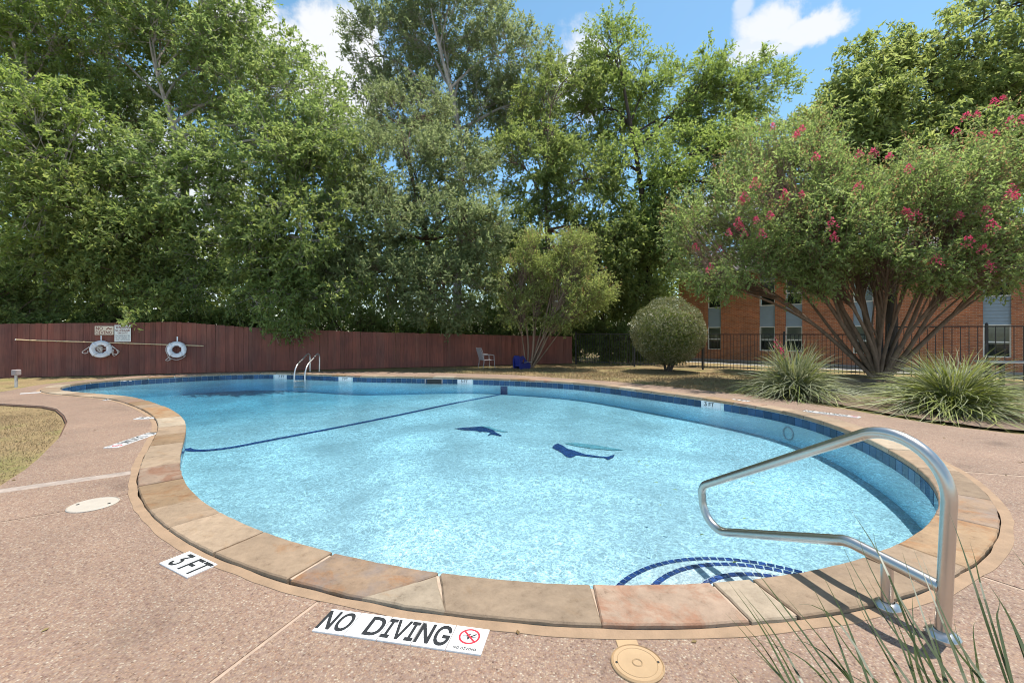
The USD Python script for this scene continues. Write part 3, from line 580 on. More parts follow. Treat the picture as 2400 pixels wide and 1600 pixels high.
# ------------------------------------------------------------------ deck markers of white tiles
def letters(text, height, cx, cy, bold=True, depth=.0012):
    m = meshkit.text_mesh(text, height, depth, bold=bold); b = m.bounds
    m.apply_translation([cx - (b[0, 0] + b[1, 0]) / 2, cy - height / 2, 0]); return m
TS = 0.1535
def tile_row(name, texts, o, ex, label, cat='marker tiles', group=None):
    """tiles laid along ex from the lower left corner o; texts: one entry for each tile"""
    rz = math.atan2(ex[1], ex[0]); t = thing(name, (o[0], o[1], 0.0), rz, label=label, cat=cat, group=group or 'white marker tiles set in the deck')
    for i, tx in enumerate(texts):
        x0 = i * TS
        m = obj('tile', rbox(x0 + .0018, x0 + TS - .0018, 0, TS - .002, -.004, .0075, .0012), 'white_tile', t)
        if tx == '@':
            cx, cy = x0 + TS / 2, TS * .60; r = TS * .30
            ringm = extr(Point(cx, cy).buffer(r, 24).difference(Point(cx, cy).buffer(r * .82, 24)), .0075, .0087)
            bar = extr(affinity.rotate(sbox(cx - r * .9, cy - r * .085, cx + r * .9, cy + r * .085), -45, origin=(cx, cy)), .0075, .0092)
            fig = [LineString([(cx - r * .1, cy - r * .35), (cx + r * .12, cy - r * .02), (cx + r * .55, cy + r * .35)]).buffer(r * .07), LineString([(cx + r * .1, cy), (cx - r * .25, cy + r * .12), (cx + r * .0, cy + r * .3)]).buffer(r * .06),
                   Point(cx - r * .05, cy - r * .15).buffer(r * .13), LineString([(cx - r * .6, cy - r * .02), (cx - r * .35, cy + r * .03), (cx - r * .2, cy - r * .02)]).buffer(r * .035), LineString([(cx + r * .15, cy - r * .1), (cx + r * .6, cy - r * .05)]).buffer(r * .035)]
            obj('emblem', extr(shapely.union_all(fig), .0075, .0083), 'ink', m)
            obj('prohibition_ring', [ringm, bar], 'red_ink', m)
            obj('lettering', place(letters('NO DIVING', TS * .085, cx, TS * .13), trimesh.transformations.translation_matrix([0, 0, .0075])), 'ink', m)
        elif tx:
            s = letters(tx, TS * .74, 0, TS * .5); s.vertices[:, 0] *= .80
            b = s.bounds; w = b[1, 0] - b[0, 0]
            s.vertices[:, 0] *= min(1.0, TS * .95 / w); w = min(w, TS * .95); s.vertices[:, 0] += x0 + (TS - .005 - w / 2 if tx == 'D' else TS * .5)
            s.apply_translation([0, 0, .0075]); obj('lettering', s, 'ink', m)
    return t
ND = ['NO', ' D', 'IV', 'ING', '@']
ND = ['NO', 'D', 'IVI', 'NG', '@']
a, b = gp(730.3, 1479.8), gp(1133.3, 1538)
tile_row('no_diving_marker', ND, a, (b - a)[:2], 'large black lettered NO DIVING tile row at the near pool edge')
a, b = gp(373, 1321), gp(438, 1355)
tile_row('depth_marker', ['3', 'FT'], a, (b - a)[:2], 'pair of white 3 FT tiles on the near left deck', 'marker tiles')
a, b = gp(352, 1016), gp(341, 1043)
tile_row('no_diving_marker', ND, gp(349, 1014), np.array([.15, -1.0]), 'NO DIVING tile row on the deck beside the left bulge of the coping')
tile_row('depth_marker', ['5', 'FT'], gp(312, 983), np.array([1.0, .22]), 'small depth tile pair beyond the left NO DIVING row')
tile_row('no_diving_marker', ND[:3], gp(240, 938), np.array([1.0, .45]), 'foreshortened white tile row on the deck near the grass corner')
tile_row('depth_marker', ['', ''], gp(46, 923.4), np.array([1.0, .95]), 'white tile strip on the far left deck before the fence')
tile_row('no_diving_marker', ND, gp(1878, 963.5), np.array([1.0, -1.22]), 'NO DIVING tile row on the deck in front of the larger yucca')
tile_row('depth_marker', ['3', 'FT'], gp(1712, 937.5), np.array([1.0, -1.0]), 'small tile pair on the deck before the smaller yucca')

# round lids
def lid(name, c, r, mt, label, tab=False):
    t = thing(name, (c[0], c[1], 0), label=label, cat='lid', group='round lids set in the deck')
    prof = [(0, .006), (r * .90, .009), (r * .93, .006), (r * .94, .006), (r * .96, .010), (r, .006), (r, -.004)]
    m = trimesh.creation.revolve(np.array(prof[::-1]), sections=48); obj('cover', m, mt, t, smooth=40)
    if not tab:
        for sx in (-1, 1): obj('screw_hole', trimesh.creation.cylinder(radius=r * .07, height=.002, sections=12, transform=trimesh.transformations.translation_matrix([sx * r * .72, sx * .012, .0095])), 'black_hole', t)
    else:
        obj('tab', rbox(-.055, .035, r * .82, r * 1.30, -.004, .005, .002), mt, t)
        for k in (.18, .75): obj('moulded_ring', trimesh.creation.revolve(np.array([(r * k - .003, .007), (r * k, .0105), (r * k + .003, .007)]), sections=40), mt, t)
        for sx in (-1, 1): obj('screw_hole', trimesh.creation.cylinder(radius=.005, height=.002, sections=10, transform=trimesh.transformations.translation_matrix([sx * r * .8, 0, .0095])), 'black_hole', t)
lid('skimmer_lid', gp(219, 1183), .150, 'lid_white', 'round off-white lid with two dark holes in the left deck')
lid('skimmer_lid', gp(1494, 1556), .103, 'lid_tan', 'round tan lid with a tab at the bottom edge of the deck', tab=True)

# ------------------------------------------------------------------ handrail
A2 = np.array([1.85, 1.87]); dd = np.array([-.31, .951])
def plane_pt(u, v):
    r = (u - 1200) / F
    # A + s d on the ray x = r y
    s = (r * A2[1] - A2[0]) / (dd[0] - r * dd[1]); p = A2 + s * dd
    return np.array([p[0], p[1], H + (HOR - v) / F * p[1]])
rail = [(2209, 1487), (2215, 1380), (2223, 1240), (2228, 1140), (2227, 1092), (2214, 1059), (2186, 1031), (2152, 1010), (2116, 999), (2082, 1000), (2018, 1022), (1920, 1054), (1819, 1086), (1740, 1109), (1686, 1123.5), (1661, 1135), (1649, 1156), (1650, 1186), (1663, 1215),
        (1686, 1237), (1720, 1246), (1820, 1254.5), (1918, 1263), (1978, 1269), (2022, 1285), (2110, 1328), (2205, 1375)]
def fillet(pts, rad, n=22):
    out = [np.array(pts[0], float)]
    for a, b, c, rr in zip(pts[:-2], pts[1:-1], pts[2:], rad):
        a, b, c = np.array(a, float), np.array(b, float), np.array(c, float); d1 = (a - b) / np.linalg.norm(a - b); d2 = (c - b) / np.linalg.norm(c - b)
        half = math.acos(np.clip(d1 @ d2, -1, 1)) / 2; k = rr / math.tan(half); p1, p2 = b + d1 * k, b + d2 * k
        cen = b + (d1 + d2) / np.linalg.norm(d1 + d2) * rr / math.sin(half)
        for t_ in np.linspace(0, 1, n):
            w_ = (1 - t_) * (p1 - cen) + t_ * (p2 - cen); out.append(cen + w_ / np.linalg.norm(w_) * rr)
    out.append(np.array(pts[-1], float))
    o2 = [out[0]]
    for a, b in zip(out[:-1], out[1:]):
        k = max(1, int(np.linalg.norm(b - a) / .08)); o2 += [a + (b - a) * (i + 1) / k for i in range(k)]
    return np.array(o2)
corners = [(2209, 1487), (2236, 950), (1644, 1138), (1652, 1243), (1985, 1266), (2205, 1376)]
rp = fillet([plane_pt(u, v) for u, v in corners], [.23, .085, .165, .16])
hr = thing('pool_handrail', (A2[0], A2[1], 0), label='looped stainless steel pool handrail at the entry steps', cat='handrail')
off = np.array([A2[0], A2[1], 0])
rp[0, 2] = 0.0
obj('rail_tube', tube(rp - off, .0275, 20), 'steel', hr, smooth=50)
btop = plane_pt(2079, 1316); B = np.array([btop[0], btop[1], 0])
obj('support_post', tube(np.array([B, (B + btop) / 2, [btop[0], btop[1], btop[2]]]) - off, .025, 18), 'steel', hr, smooth=50)
for c, r in ((rp[0].copy(), .062), (B, .058)):
    c = c.copy(); c[2] = 0
    e = trimesh.creation.revolve(np.array([(.0, -.01), (r, -.01), (r, .012), (r * .97, .018), (r * .75, .030), (.032, .036), (.029, .036), (.029, .02)]), sections=36); e.apply_translation(c - off)
    obj('escutcheon', e, 'steel', hr, smooth=40)

# ------------------------------------------------------------------ pool ladder on the far side
lad = thing('pool_ladder', gp(737, 871) * np.array([1, 1, 0]), label='pair of bent steel ladder rails at the far pool edge', cat='pool ladder')
lo = gp(737, 871); lo[2] = 0
for sx, (ud, uw) in ((-1, (727, 689)), (1, (749, 714))):
    D1, D0 = 14.62, 13.52
    x1 = (ud - 1200) / F * D1; x0 = (uw - 1200) / F * D0
    P = lambda f, z: np.array([x0 + (x1 - x0) * f, D0 + (D1 - D0) * f, z])
    pts = curve([P(0, -.45), P(.02, -.1), P(.06, .12), P(.16, .26), P(.5, .44), P(.80, .585), P(.90, .60), P(.97, .55), P(1.0, .44), P(1.0, .2), P(1.0, -.03)], 60)
    obj('ladder_rail', tube(pts - lo, .024, 10), 'steel_dull', lad, smooth=50)
for z in (-.2, -.38):
    D0 = 13.54; xa, xb = (689 - 1200) / F * D0, (714 - 1200) / F * D0
    obj('tread', rbox(xa - lo[0], xb - lo[0], D0 - .05 - lo[1], D0 + .04 - lo[1], z - .015, z + .015, .006), 'lid_white', lad)

# ------------------------------------------------------------------ wood fence
fd = WFD / np.linalg.norm(WFD); fn = np.array([fd[1], -fd[0]])       # fn points to the camera side
def fence_at(u):
    r = (u - 1200) / F; D = (WF0[1] + WFD[1] * (0 - WF0[0])) / (1 - WFD[1] * r); return np.array([r * D, D])
top_px = [(-500, 757), (0, 759), (200, 757), (402, 754.5), (418, 754.5), (600, 768), (660, 770), (860, 778), (1004, 781), (1200, 786), (1337, 788)]
us = np.array([t_[0] for t_ in top_px]); vs = np.array([t_[1] for t_ in top_px])
rotw = math.atan2(fd[1], fd[0])
fs, fe = -4.0, (fence_at(1337) - WF0) @ fd
wf = thing('wood_fence', (WF0[0], WF0[1], 0), rotw, label='long reddish brown wooden picket fence behind the pool', cat='fence')
x = fs; k = 0
rail_top = []
while x < fe:
    w = rng.uniform(.132, .148); p = WF0 + fd * (x + w / 2); u = 1200 + F * p[0] / p[1]; vt = np.interp(u, us, vs)
    h = H + (HOR - vt) / F * p[1] + rng.normal(0, .005)
    c = .010; y0 = rng.uniform(-.004, .004); lean = rng.normal(0, .004)
    prof = Polygon([(x + .0012, -.02), (x + w - .0012, -.02), (x + w - .0012 + lean, h - c), (x + w - c + lean, h), (x + c + lean, h), (x + .0012 + lean, h - c)])
    m = trimesh.creation.extrude_polygon(prof, .018, engine='earcut'); m.apply_transform(np.array([[1, 0, 0, 0], [0, 0, 1, y0], [0, 1, 0, 0], [0, 0, 0, 1.0]])); m.invert()
    obj('picket', m, ['picket_red', 'picket_brown', 'picket_dark'][int(rng.choice(3, p=[.45, .35, .2]))], wf)
    if k % 17 == 8: obj('post', bx(x, x + .09, .066, .156, -.05, h - .08), 'picket_dark', wf)
    rail_top.append((x, h)); x += w; k += 1
rt = np.array(rail_top)
for f_ in (.12, .5, .86):
    obj('rail', tube(np.column_stack([rt[:, 0], np.full(len(rt), .045), rt[:, 1] * f_]), .024, 4), 'picket_dark', wf)
def on_fence(u, v, off=0.03):
    p = fence_at(u) + fn * off; r = (u - 1200) / F; return np.array([p[0], p[1], H + (HOR - v) / F * p[1]])
# signs
def sign(name, u0, u1, v0, v1, mt, lines, label):
    a, b = on_fence(u0, v1, .04), on_fence(u1, v1, .04); w = np.linalg.norm((b - a)[:2]); h = (v1 - v0) / F * a[1]
    t = thing(name, (a[0], a[1], a[2]), rotw, label=label, cat='sign', group='signs on the wooden fence')
    obj('board', rbox(0, w, -.006, .0, 0, h, .0015), mt, t)
    for tx, hh, cx, cy, ink, wmax in lines:
        m = letters(tx, hh * h, 0, 0); b_ = m.bounds; ww = b_[1, 0] - b_[0, 0]; m.vertices[:, 0] *= wmax * w / ww
        obj('lettering', place(m, frame((cx * w, -.0062, cy * h), (1, 0, 0), (0, 0, 1), (0, -1, 0))), ink, t)
    return t, w, h
s1, w, h = sign('pool_sign', 224, 268, 764, 784.5, 'sign_cream', [('NO', .34, .24, .73, 'dark_red_ink', .36), ('DIVING', .34, .48, .27, 'dark_red_ink', .86)], 'cream NO DIVING sign on the fence above the left life ring')
fig = LineString([(w * .62, h * .62), (w * .72, h * .8), (w * .8, h * .66), (w * .9, h * .72)]).buffer(h * .05)
obj('emblem', place(extr(fig, 0, .0012), frame((0, -.0062, 0), (1, 0, 0), (0, 0, 1), (0, -1, 0))), 'dark_red_ink', s1)
sign('pool_sign', 270, 308.5, 761.5, 800.5, 'sign_white', [('WARNING', .14, .5, .87, 'dark_red_ink', .84), ('NO LIFEGUARD', .13, .5, .68, 'dark_red_ink', .88), ('ON DUTY', .11, .5, .52, 'dark_red_ink', .6),
     ('CHILDREN MUST BE', .07, .5, .36, 'grey_ink', .86), ('IN THE COMPANY OF', .07, .5, .24, 'grey_ink', .86), ('ADULT SUPERVISION', .07, .5, .12, 'grey_ink', .86)], 'tall white pool rules sign half hidden by leaves on the fence')
# life hook pole
a, b = on_fence(40, 795.8, .07), on_fence(479, 810.3, .07)
lp_ = thing('rescue_pole', tuple(a), label='long tan rescue pole hung across the fence behind the life rings', cat='pole')
obj('shaft', tube(np.linspace(0, 1, 12)[:, None] * (b - a)[None], .017, 8), 'pole_tan', lp_, smooth=50)
obj('end_cap', tube(np.array([[0, 0, 0], (b - a) * .004]), .021, 8), 'trim_white', lp_)
for f_ in (.2, .7):
    c = (b - a) * f_; obj('bracket', tube(np.array([c + np.append(-fn * .06, -.02), c + [0, 0, -.028], c + np.append(fn * .03, -.005)]), .006, 5), 'zinc', lp_)
# life rings
def life_ring(u, v, tilt, label, coil):
    c = on_fence(u, v, .13); t = thing('life_ring', tuple(c), rotw + tilt, label=label, cat='life ring', group='life rings on the fence')
    R_, r_ = .195, .072
    tor = trimesh.creation.torus(R_, r_, major_sections=40, minor_sections=14); tor.vertices[:, 2] *= .8
    tor.apply_transform(trimesh.transformations.rotation_matrix(math.pi / 2, [1, 0, 0])); obj('ring', tor, 'ring_white', t, smooth=60)
    for k in range(4):
        a_ = math.pi / 4 + k * math.pi / 2
        band = trimesh.creation.torus(r_ * 1.04, .012, major_sections=20, minor_sections=5); band.vertices[:, 2] *= 2.0
        band.apply_transform(frame((R_ * math.cos(a_), 0, R_ * math.sin(a_)), (math.cos(a_), 0, math.sin(a_)), (0, 1, 0), (-math.sin(a_), 0, math.cos(a_)))); obj('strap', band, 'ring_white', t, smooth=60)
    rp_ = []
    if coil:
        for sgn, x0, ext in ((-1, -.27, .14), (1, .27, .15)):
            loop = [(x0, -.03, .08), (x0 + sgn * ext * .5, -.03, .0), (x0 + sgn * ext, -.02, -.10), (x0 + sgn * ext * .6, -.03, -.16 if sgn > 0 else -.12), (x0 + sgn * .02, -.03, -.04)]
            rp_.append(tube(curve(loop, 30), .010, 6))
        rp_.append(tube(curve([(.26, -.04, .1), (.36, -.03, -.02), (.38, -.03, -.15), (.31, -.02, -.21), (.26, -.03, -.13), (.30, -.03, -.02)], 40), .010, 6))
        q_ = rng.uniform(-1, 1, (26, 3)) * np.array([.075, .03, .10]) + np.array([-.02, .02, .0])
        rp_.append(tube(curve(q_, 160), .009, 5)); rp_.append(tube(curve([(.0, .0, .0), (.06, .0, .01), (.14, -.01, .0)], 12), .009, 5))
    else:
        arc = [(R_ * 1.42 * math.cos(a_), -.02, R_ * 1.42 * math.sin(a_) - .05) for a_ in np.linspace(-.5, -2.6, 14)]
        rp_.append(tube(curve(arc, 40), .009, 6))
        arc = [(R_ * 1.45 * math.cos(a_), -.02, R_ * 1.40 * math.sin(a_)) for a_ in np.linspace(2.2, 3.8, 12)]; rp_.append(tube(curve(arc, 30), .009, 6))
        rp_.append(tube(curve([(-.20, -.03, -.22), (-.25, -.03, -.29), (-.28, -.03, -.34), (-.25, -.03, -.35), (-.20, -.03, -.25)], 24), .010, 6))
    for x_ in rp_: obj('grab_rope', x_, 'rope', t, smooth=60)
    obj('hook', [bx(-.016, .016, .05, .07, .17, .42), tube([(0, .06, .2), (0, -.02, .19), (0, -.07, .21)], .012, 6)], 'ring_white', t)
    return t
life_ring(242, 818, .30, 'left life ring with rope coiled in its opening on the fence', True)
life_ring(418, 819, .05, 'right life ring with a rope loop hanging below it on the fence', False)
# small pipe post at the left
c = gp(38, 904)
pp = thing('pipe_post', (c[0], c[1], -.03), label='short galvanised pipe post with a square head at the far left', cat='post')
obj('pipe', trimesh.creation.cylinder(radius=.030, height=.32, sections=14, transform=trimesh.transformations.translation_matrix([0, 0, .14])), 'zinc', pp, smooth=40)
obj('head', rbox(-.065, .065, -.065, .065, .29, .43, .015), 'concrete_base', pp)

# ------------------------------------------------------------------ iron fence
def iron_section(x0, x1, h, step, label, zb=0.10):
    d = IFD / np.linalg.norm(IFD); a = IF0 + d * x0; Ln = x1 - x0
    t = thing('iron_fence', (a[0], a[1], -.03), math.atan2(d[1], d[0]), label=label, cat='fence', group='black iron fence runs')
    n = int(Ln / step)
    for i in range(n + 1):
        x = i * Ln / n; obj('picket', bx(x - .0075, x + .0075, -.0075, .0075, .06, h), 'iron_black', t)
    for z in (.12, h - .012): obj('rail', bx(-.01, Ln + .01, -.014, .014, z - .016, z + .016), 'iron_black', t)
    k = max(1, round(Ln / 2.35))
    for i in range(k + 1):
        x = i * Ln / k
        obj('post', [bx(x - .028, x + .028, -.028, .028, -.05, h + .05), trimesh.creation.icosphere(1, .032, ).apply_translation([x, 0, h + .06])], 'iron_black', t)
iron_section(0.2, 10.2, 1.29, .105, 'black iron picket fence in front of the brick building, left run')
iron_section(10.35, 16.5, 1.52, .17, 'taller black iron fence run behind the big crape myrtle, right end')

# ------------------------------------------------------------------ brick building
B0, B1 = np.array([13.2, 28.5]), np.array([21.6, 19.3]); bd = (B1 - B0); BL = np.linalg.norm(bd); bdn = bd / BL
bo = B0 - bd * .193; brot = math.atan2(bdn[1], bdn[0])
bld = thing('brick_building', (bo[0], bo[1], -.53), brot, label='two storey red brick apartment building with blue panels behind the fence', cat='building')
wx = [(-.03, 0), (.2205, 0), (.332, 0), (.585, 0), (.961, 0), (1.075, 0)]
ww_ = .84; top = 5.75
holes = []
LB = 21.0
for t0, _ in wx:
    x = (t0 + .193) * BL; holes.append((x, x + ww_))
segs = []; prev = 0.0
for a_, b_ in holes: segs.append((prev, a_)); prev = b_
segs.append((prev, LB))
for a_, b_ in segs: obj('wall', bx(a_, b_, 0, .22, .12, top), 'brick', bld)
obj('foundation', bx(-.02, LB + .02, -.03, .25, -.3, .12), 'concrete_base', bld)
obj('side_wall', bx(0, .22, .22, 11, .12, top), 'brick', bld)
for a_, b_ in holes:
    z0, z1, z2, z3, z4 = .12, .74, 2.20, 3.45, 4.93
    obj('wall', bx(a_, b_, .004, .2, z0, z1), 'brick', bld)
    pn = obj('siding_panel', bx(a_, b_, .09, .16, z2, z3), 'siding_blue', bld)
    nb = 8
    for i in range(nb):
        za, zb = z2 + i * (z3 - z2) / nb, z2 + (i + 1) * (z3 - z2) / nb
        pr_ = Polygon([(.09, za - .01), (.055, za - .006), (.075, zb), (.09, zb)])
        m = trimesh.creation.extrude_polygon(pr_, b_ - a_ - .006, engine='earcut'); m.apply_transform(np.array([[0, 0, 1, a_ + .003], [1, 0, 0, 0], [0, 1, 0, 0], [0, 0, 0, 1.0]])); obj('board', m, 'siding_blue', pn)
    pn2 = obj('siding_panel', bx(a_, b_, .07, .16, z4, top), 'siding_blue', bld)
    for za, zb in ((z1, z2), (z3, z4)):
        f = .045
        wn = obj('window', [bx(a_, b_, .04, .14, zb - f, zb), bx(a_, b_, .03, .14, za, za + f), bx(a_, a_ + f, .04, .14, za + f, zb - f), bx(b_ - f, b_, .04, .14, za + f, zb - f)], 'trim_white', bld)
        zm = (za + zb) / 2 - .05
        obj('sash_bar', bx(a_ + f, b_ - f, .06, .12, zm - .03, zm + .03), 'trim_white', wn)
        obj('pane', bx(a_ + f, b_ - f, .095, .099, za + f, zm - .03), 'pane', wn); obj('pane', bx(a_ + f, b_ - f, .075, .079, zm + .03, zb - f), 'pane', wn)
        obj('blind', bx(a_ + f, b_ - f, .15, .16, zm - .1, zb - f), 'blind', wn); obj('blind', bx(a_ + f, b_ - f, .17, .18, za + f, zm - .1), 'blind_dark', wn)
roof = obj('roof', [trimesh.Trimesh(*[np.array([(-.6, -.6, top), (LB + .6, -.6, top), (LB + .6, 5.5, top + 2.2), (-.6, 5.5, top + 2.2), (LB + .6, 11.6, top), (-.6, 11.6, top)]), tri([[0, 1, 2, 3], [3, 2, 4, 5]])], process=False)], 'roof_shingle', bld)
obj('fascia', bx(-.6, LB + .6, -.62, -.58, top - .18, top + .01), 'trim_white', bld)
obj('soffit', bx(-.6, LB + .6, -.57, .0, top - .02, top - .002), 'trim_white', bld)
bs = np.array([-bdn[1], bdn[0]]);  bs = bs if bs[1] < 0 else -bs
wk = Polygon([tuple(bo + bs * 1.0 - bdn * 4), tuple(bo + bs * 1.0 + bdn * 24), tuple(bo + bs * 2.6 + bdn * 24), tuple(bo + bs * 2.6 - bdn * 4)])
obj('footpath', extr(wk, -.56, -.515), 'concrete', kind='structure', label='pale concrete footpath at the foot of the brick building')

# ------------------------------------------------------------------ chairs and table
c = gp(1140, 861)
ch = thing('patio_chair', (c[0], c[1], -.03), math.radians(-62), size=.80, label='grey mesh patio chair standing by the fence', cat='chair')
# local: x to the sitter's left, y forward
obj('seat', rbox(-.25, .25, -.22, .26, .38, .40, .006), 'chair_mesh', ch)
bk = rbox(-.26, .26, -.012, .012, 0, .56, .006); bk.apply_transform(trimesh.transformations.rotation_matrix(math.radians(18), [1, 0, 0])); bk.apply_translation([0, -.24, .40]); obj('backrest', bk, 'chair_mesh', ch)
for sx in (-1, 1):
    X = sx * .28
    obj('arm', tube(curve([(X, -.30, .62), (X, -.1, .645), (X, .15, .64), (X, .27, .60)], 14), .018, 7), 'chair_frame', ch, smooth=50)
    obj('leg', tube(curve([(X, .26, .60), (X, .28, .3), (X, .32, 0)], 10), .013, 7), 'chair_frame', ch, smooth=50)
    obj('leg', tube(curve([(X, -.40, .97), (X, -.25, .42), (X, -.30, 0)], 14), .013, 7), 'chair_frame', ch, smooth=50)
obj('top_bar', tube([(-.28, -.405, .965), (.28, -.405, .965)], .013, 7), 'chair_frame', ch); obj('front_bar', tube([(-.28, .26, .39), (.28, .26, .39)], .013, 7), 'chair_frame', ch)
c = gp(1223, 862)
bc = thing('pool_lift_seat', (c[0], c[1], -.03), math.radians(38), size=.74, label='deep blue moulded plastic seat with a grab bar under the small tree', cat='chair')
side = Polygon(curve([(-.30, 0), (.30, 0), (.34, .22), (.18, .36), (.02, .50), (-.16, .66), (-.30, .60), (-.36, .3)], 60, closed=True)).buffer(0)
hole = affinity.rotate(affinity.scale(Point(-.10, .38).buffer(1, 20), .075, .15), -20)
for yy in (-.27, .21):
    m = trimesh.creation.extrude_polygon(side.difference(hole), .06, engine='earcut'); m.apply_transform(np.array([[1, 0, 0, 0], [0, 0, 1, yy], [0, 1, 0, 0], [0, 0, 0, 1.0]])); m.invert(); obj('side_shell', m, 'blue_plastic', bc)
obj('seat', rbox(-.28, .30, -.21, .21, .12, .26, .03), 'blue_plastic', bc)
bk = rbox(-.03, .03, -.21, .21, 0, .48, .02); bk.apply_transform(trimesh.transformations.rotation_matrix(math.radians(-14), [0, 1, 0])); bk.apply_translation([-.22, 0, .2]); obj('backrest', bk, 'blue_plastic', bc)
obj('grab_bar', tube([(-.12, -.31, .33), (.12, -.31, .34), (.36, -.31, .35)], .014, 8), 'steel_dull', bc)
c = np.array([11.25, 9.75, 0])
tb = thing('picnic_bench', tuple(c + [0, 0, -.03]), math.radians(-12), label='weathered plank bench with black legs at the right edge', cat='bench')
for i in range(3): obj('plank', rbox(-.6, 1.2, -.22 + i * .15, -.08 + i * .15, .66, .70, .006), 'bench_wood', tb)
for x in (-.35, .95):
    obj('leg', [bx(x - .03, x + .03, -.2, -.14, 0, .66), bx(x - .03, x + .03, .14, .2, 0, .66), bx(x - .03, x + .03, -.2, .2, .60, .655)], 'iron_black', tb)

# ------------------------------------------------------------------ vegetation
def leaves(P, D, N, ln, wd, fold=.25):
    """one folded leaf (two triangles) at each point P, pointing along D with face normal about N"""
    D = D / (np.linalg.norm(D, axis=1, keepdims=True) + 1e-9); S = np.cross(D, N); S /= np.linalg.norm(S, axis=1, keepdims=True) + 1e-9; U = np.cross(S, D)
    ln = np.broadcast_to(ln, (len(P),))[:, None]; wd = np.broadcast_to(wd, (len(P),))[:, None]
    mid = P + D * ln * .45
    v = np.stack([P, mid + S * wd * .5 + U * wd * fold, P + D * ln - U * ln * .08, mid - S * wd * .5 + U * wd * fold], 1).reshape(-1, 3)
    k = np.arange(len(P))[:, None] * 4
    return v, np.vstack([k + [0, 1, 2], k + [0, 2, 3]])
def unit(n, r): v = r.normal(size=(n, 3)); return v / np.linalg.norm(v, axis=1, keepdims=True)
def sample_clusters(lobes, n, r, shell=.5, clump=.5, seed=0):
    out, nor = [], []
    vol = np.array([(l[3] * l[4] * l[5]) ** (2 / 3) * (l[6] if len(l) > 6 else 1) for l in lobes]); cnt = np.maximum(3, (n * vol / vol.sum()).astype(int))
    for l, k in zip(lobes, cnt):
        k2 = int(k * 2.6); d = unit(k2, r); rad = np.array(l[3:6]); rho = shell + (1.04 - shell) * r.uniform(0, 1, k2) ** .6
        bump = 1 + .22 * (meshkit.fbm(d * 2.2 + seed + l[0], 3, seed) - .5) * 2
        p = np.array(l[:3]) + d * rad * (rho * bump)[:, None]
        keep = .65 * meshkit.noise(p * .95 + 31.7, seed + 5) + .35 * meshkit.noise(p * 2.3 + 11.1, seed + 9) > clump * r.uniform(.72, 1.12, k2)
        p, d = p[keep][:k], d[keep][:k]; out.append(p); nor.append(d / rad * rad.mean())
    return np.vstack(out), np.vstack(nor)
def sprigs(C, Nrm, r, per, L, ln, wd, droop=.3, up=.25, spread=.55, flatness=.8, twigs=3):
    """each cluster: a few drooping twigs with leaves set along them"""
    n = len(C); P, D, N, TW = [], [], [], []
    for _ in range(twigs):
        d0 = Nrm / np.linalg.norm(Nrm, axis=1, keepdims=True) * .8 + np.array([0, 0, up]) + r.normal(size=(n, 3)) * spread; d0 /= np.linalg.norm(d0, axis=1, keepdims=True)
        Lk = L * r.uniform(.6, 1.25, (n, 1)); m = max(2, per // twigs); st = C + r.normal(size=(n, 3)) * L * .18
        for j in range(m):
            t = (j + r.uniform(0, 1, (n, 1))) / m
            pos = st + d0 * Lk * (t - .15) + np.array([0, 0, -1.0]) * droop * Lk * t * t
            sd_ = r.normal(size=(n, 3)) * .75; ld = d0 * .75 + sd_ + np.array([0, 0, -.55]) * droop * 2
            P.append(pos); D.append(ld); N.append(np.array([0, 0, 1.0]) * flatness + r.normal(size=(n, 3)) * .55 + Nrm * .25)
        TW.append((st, st + d0 * Lk * .85 + np.array([0, 0, -1.0]) * droop * Lk * .7))
    P, D, N = np.vstack(P), np.vstack(D), np.vstack(N); s = r.uniform(.65, 1.25, len(P))
    return leaves(P, D, N, ln * s, wd * s), TW
def kmeans(X, k, r, it=8):
    c = X[r.choice(len(X), k, replace=False)]
    for _ in range(it):
        a = cKDTree(c).query(X)[1]; c = np.array([X[a == i].mean(0) if (a == i).any() else c[i] for i in range(k)])
    return c, a
def sticks(P0, P1, r0, r1):
    """many thin straight three-sided twigs at once"""
    d = P1 - P0; d /= np.linalg.norm(d, axis=1, keepdims=True) + 1e-9; a = np.cross(d, [.3, .5, .8]); a /= np.linalg.norm(a, axis=1, keepdims=True) + 1e-9; b = np.cross(d, a)
    v = []
    for P, rr in ((P0, r0), (P1, r1)):
        for k in range(3): v.append(P + rr * (math.cos(k * 2.0944) * a + math.sin(k * 2.0944) * b))
    v = np.stack(v, 1).reshape(-1, 3); k = np.arange(len(P0))[:, None] * 6
    return v, np.vstack([k + f for f in ([0, 1, 4], [0, 4, 3], [1, 2, 5], [1, 5, 4], [2, 0, 3], [2, 3, 5])])
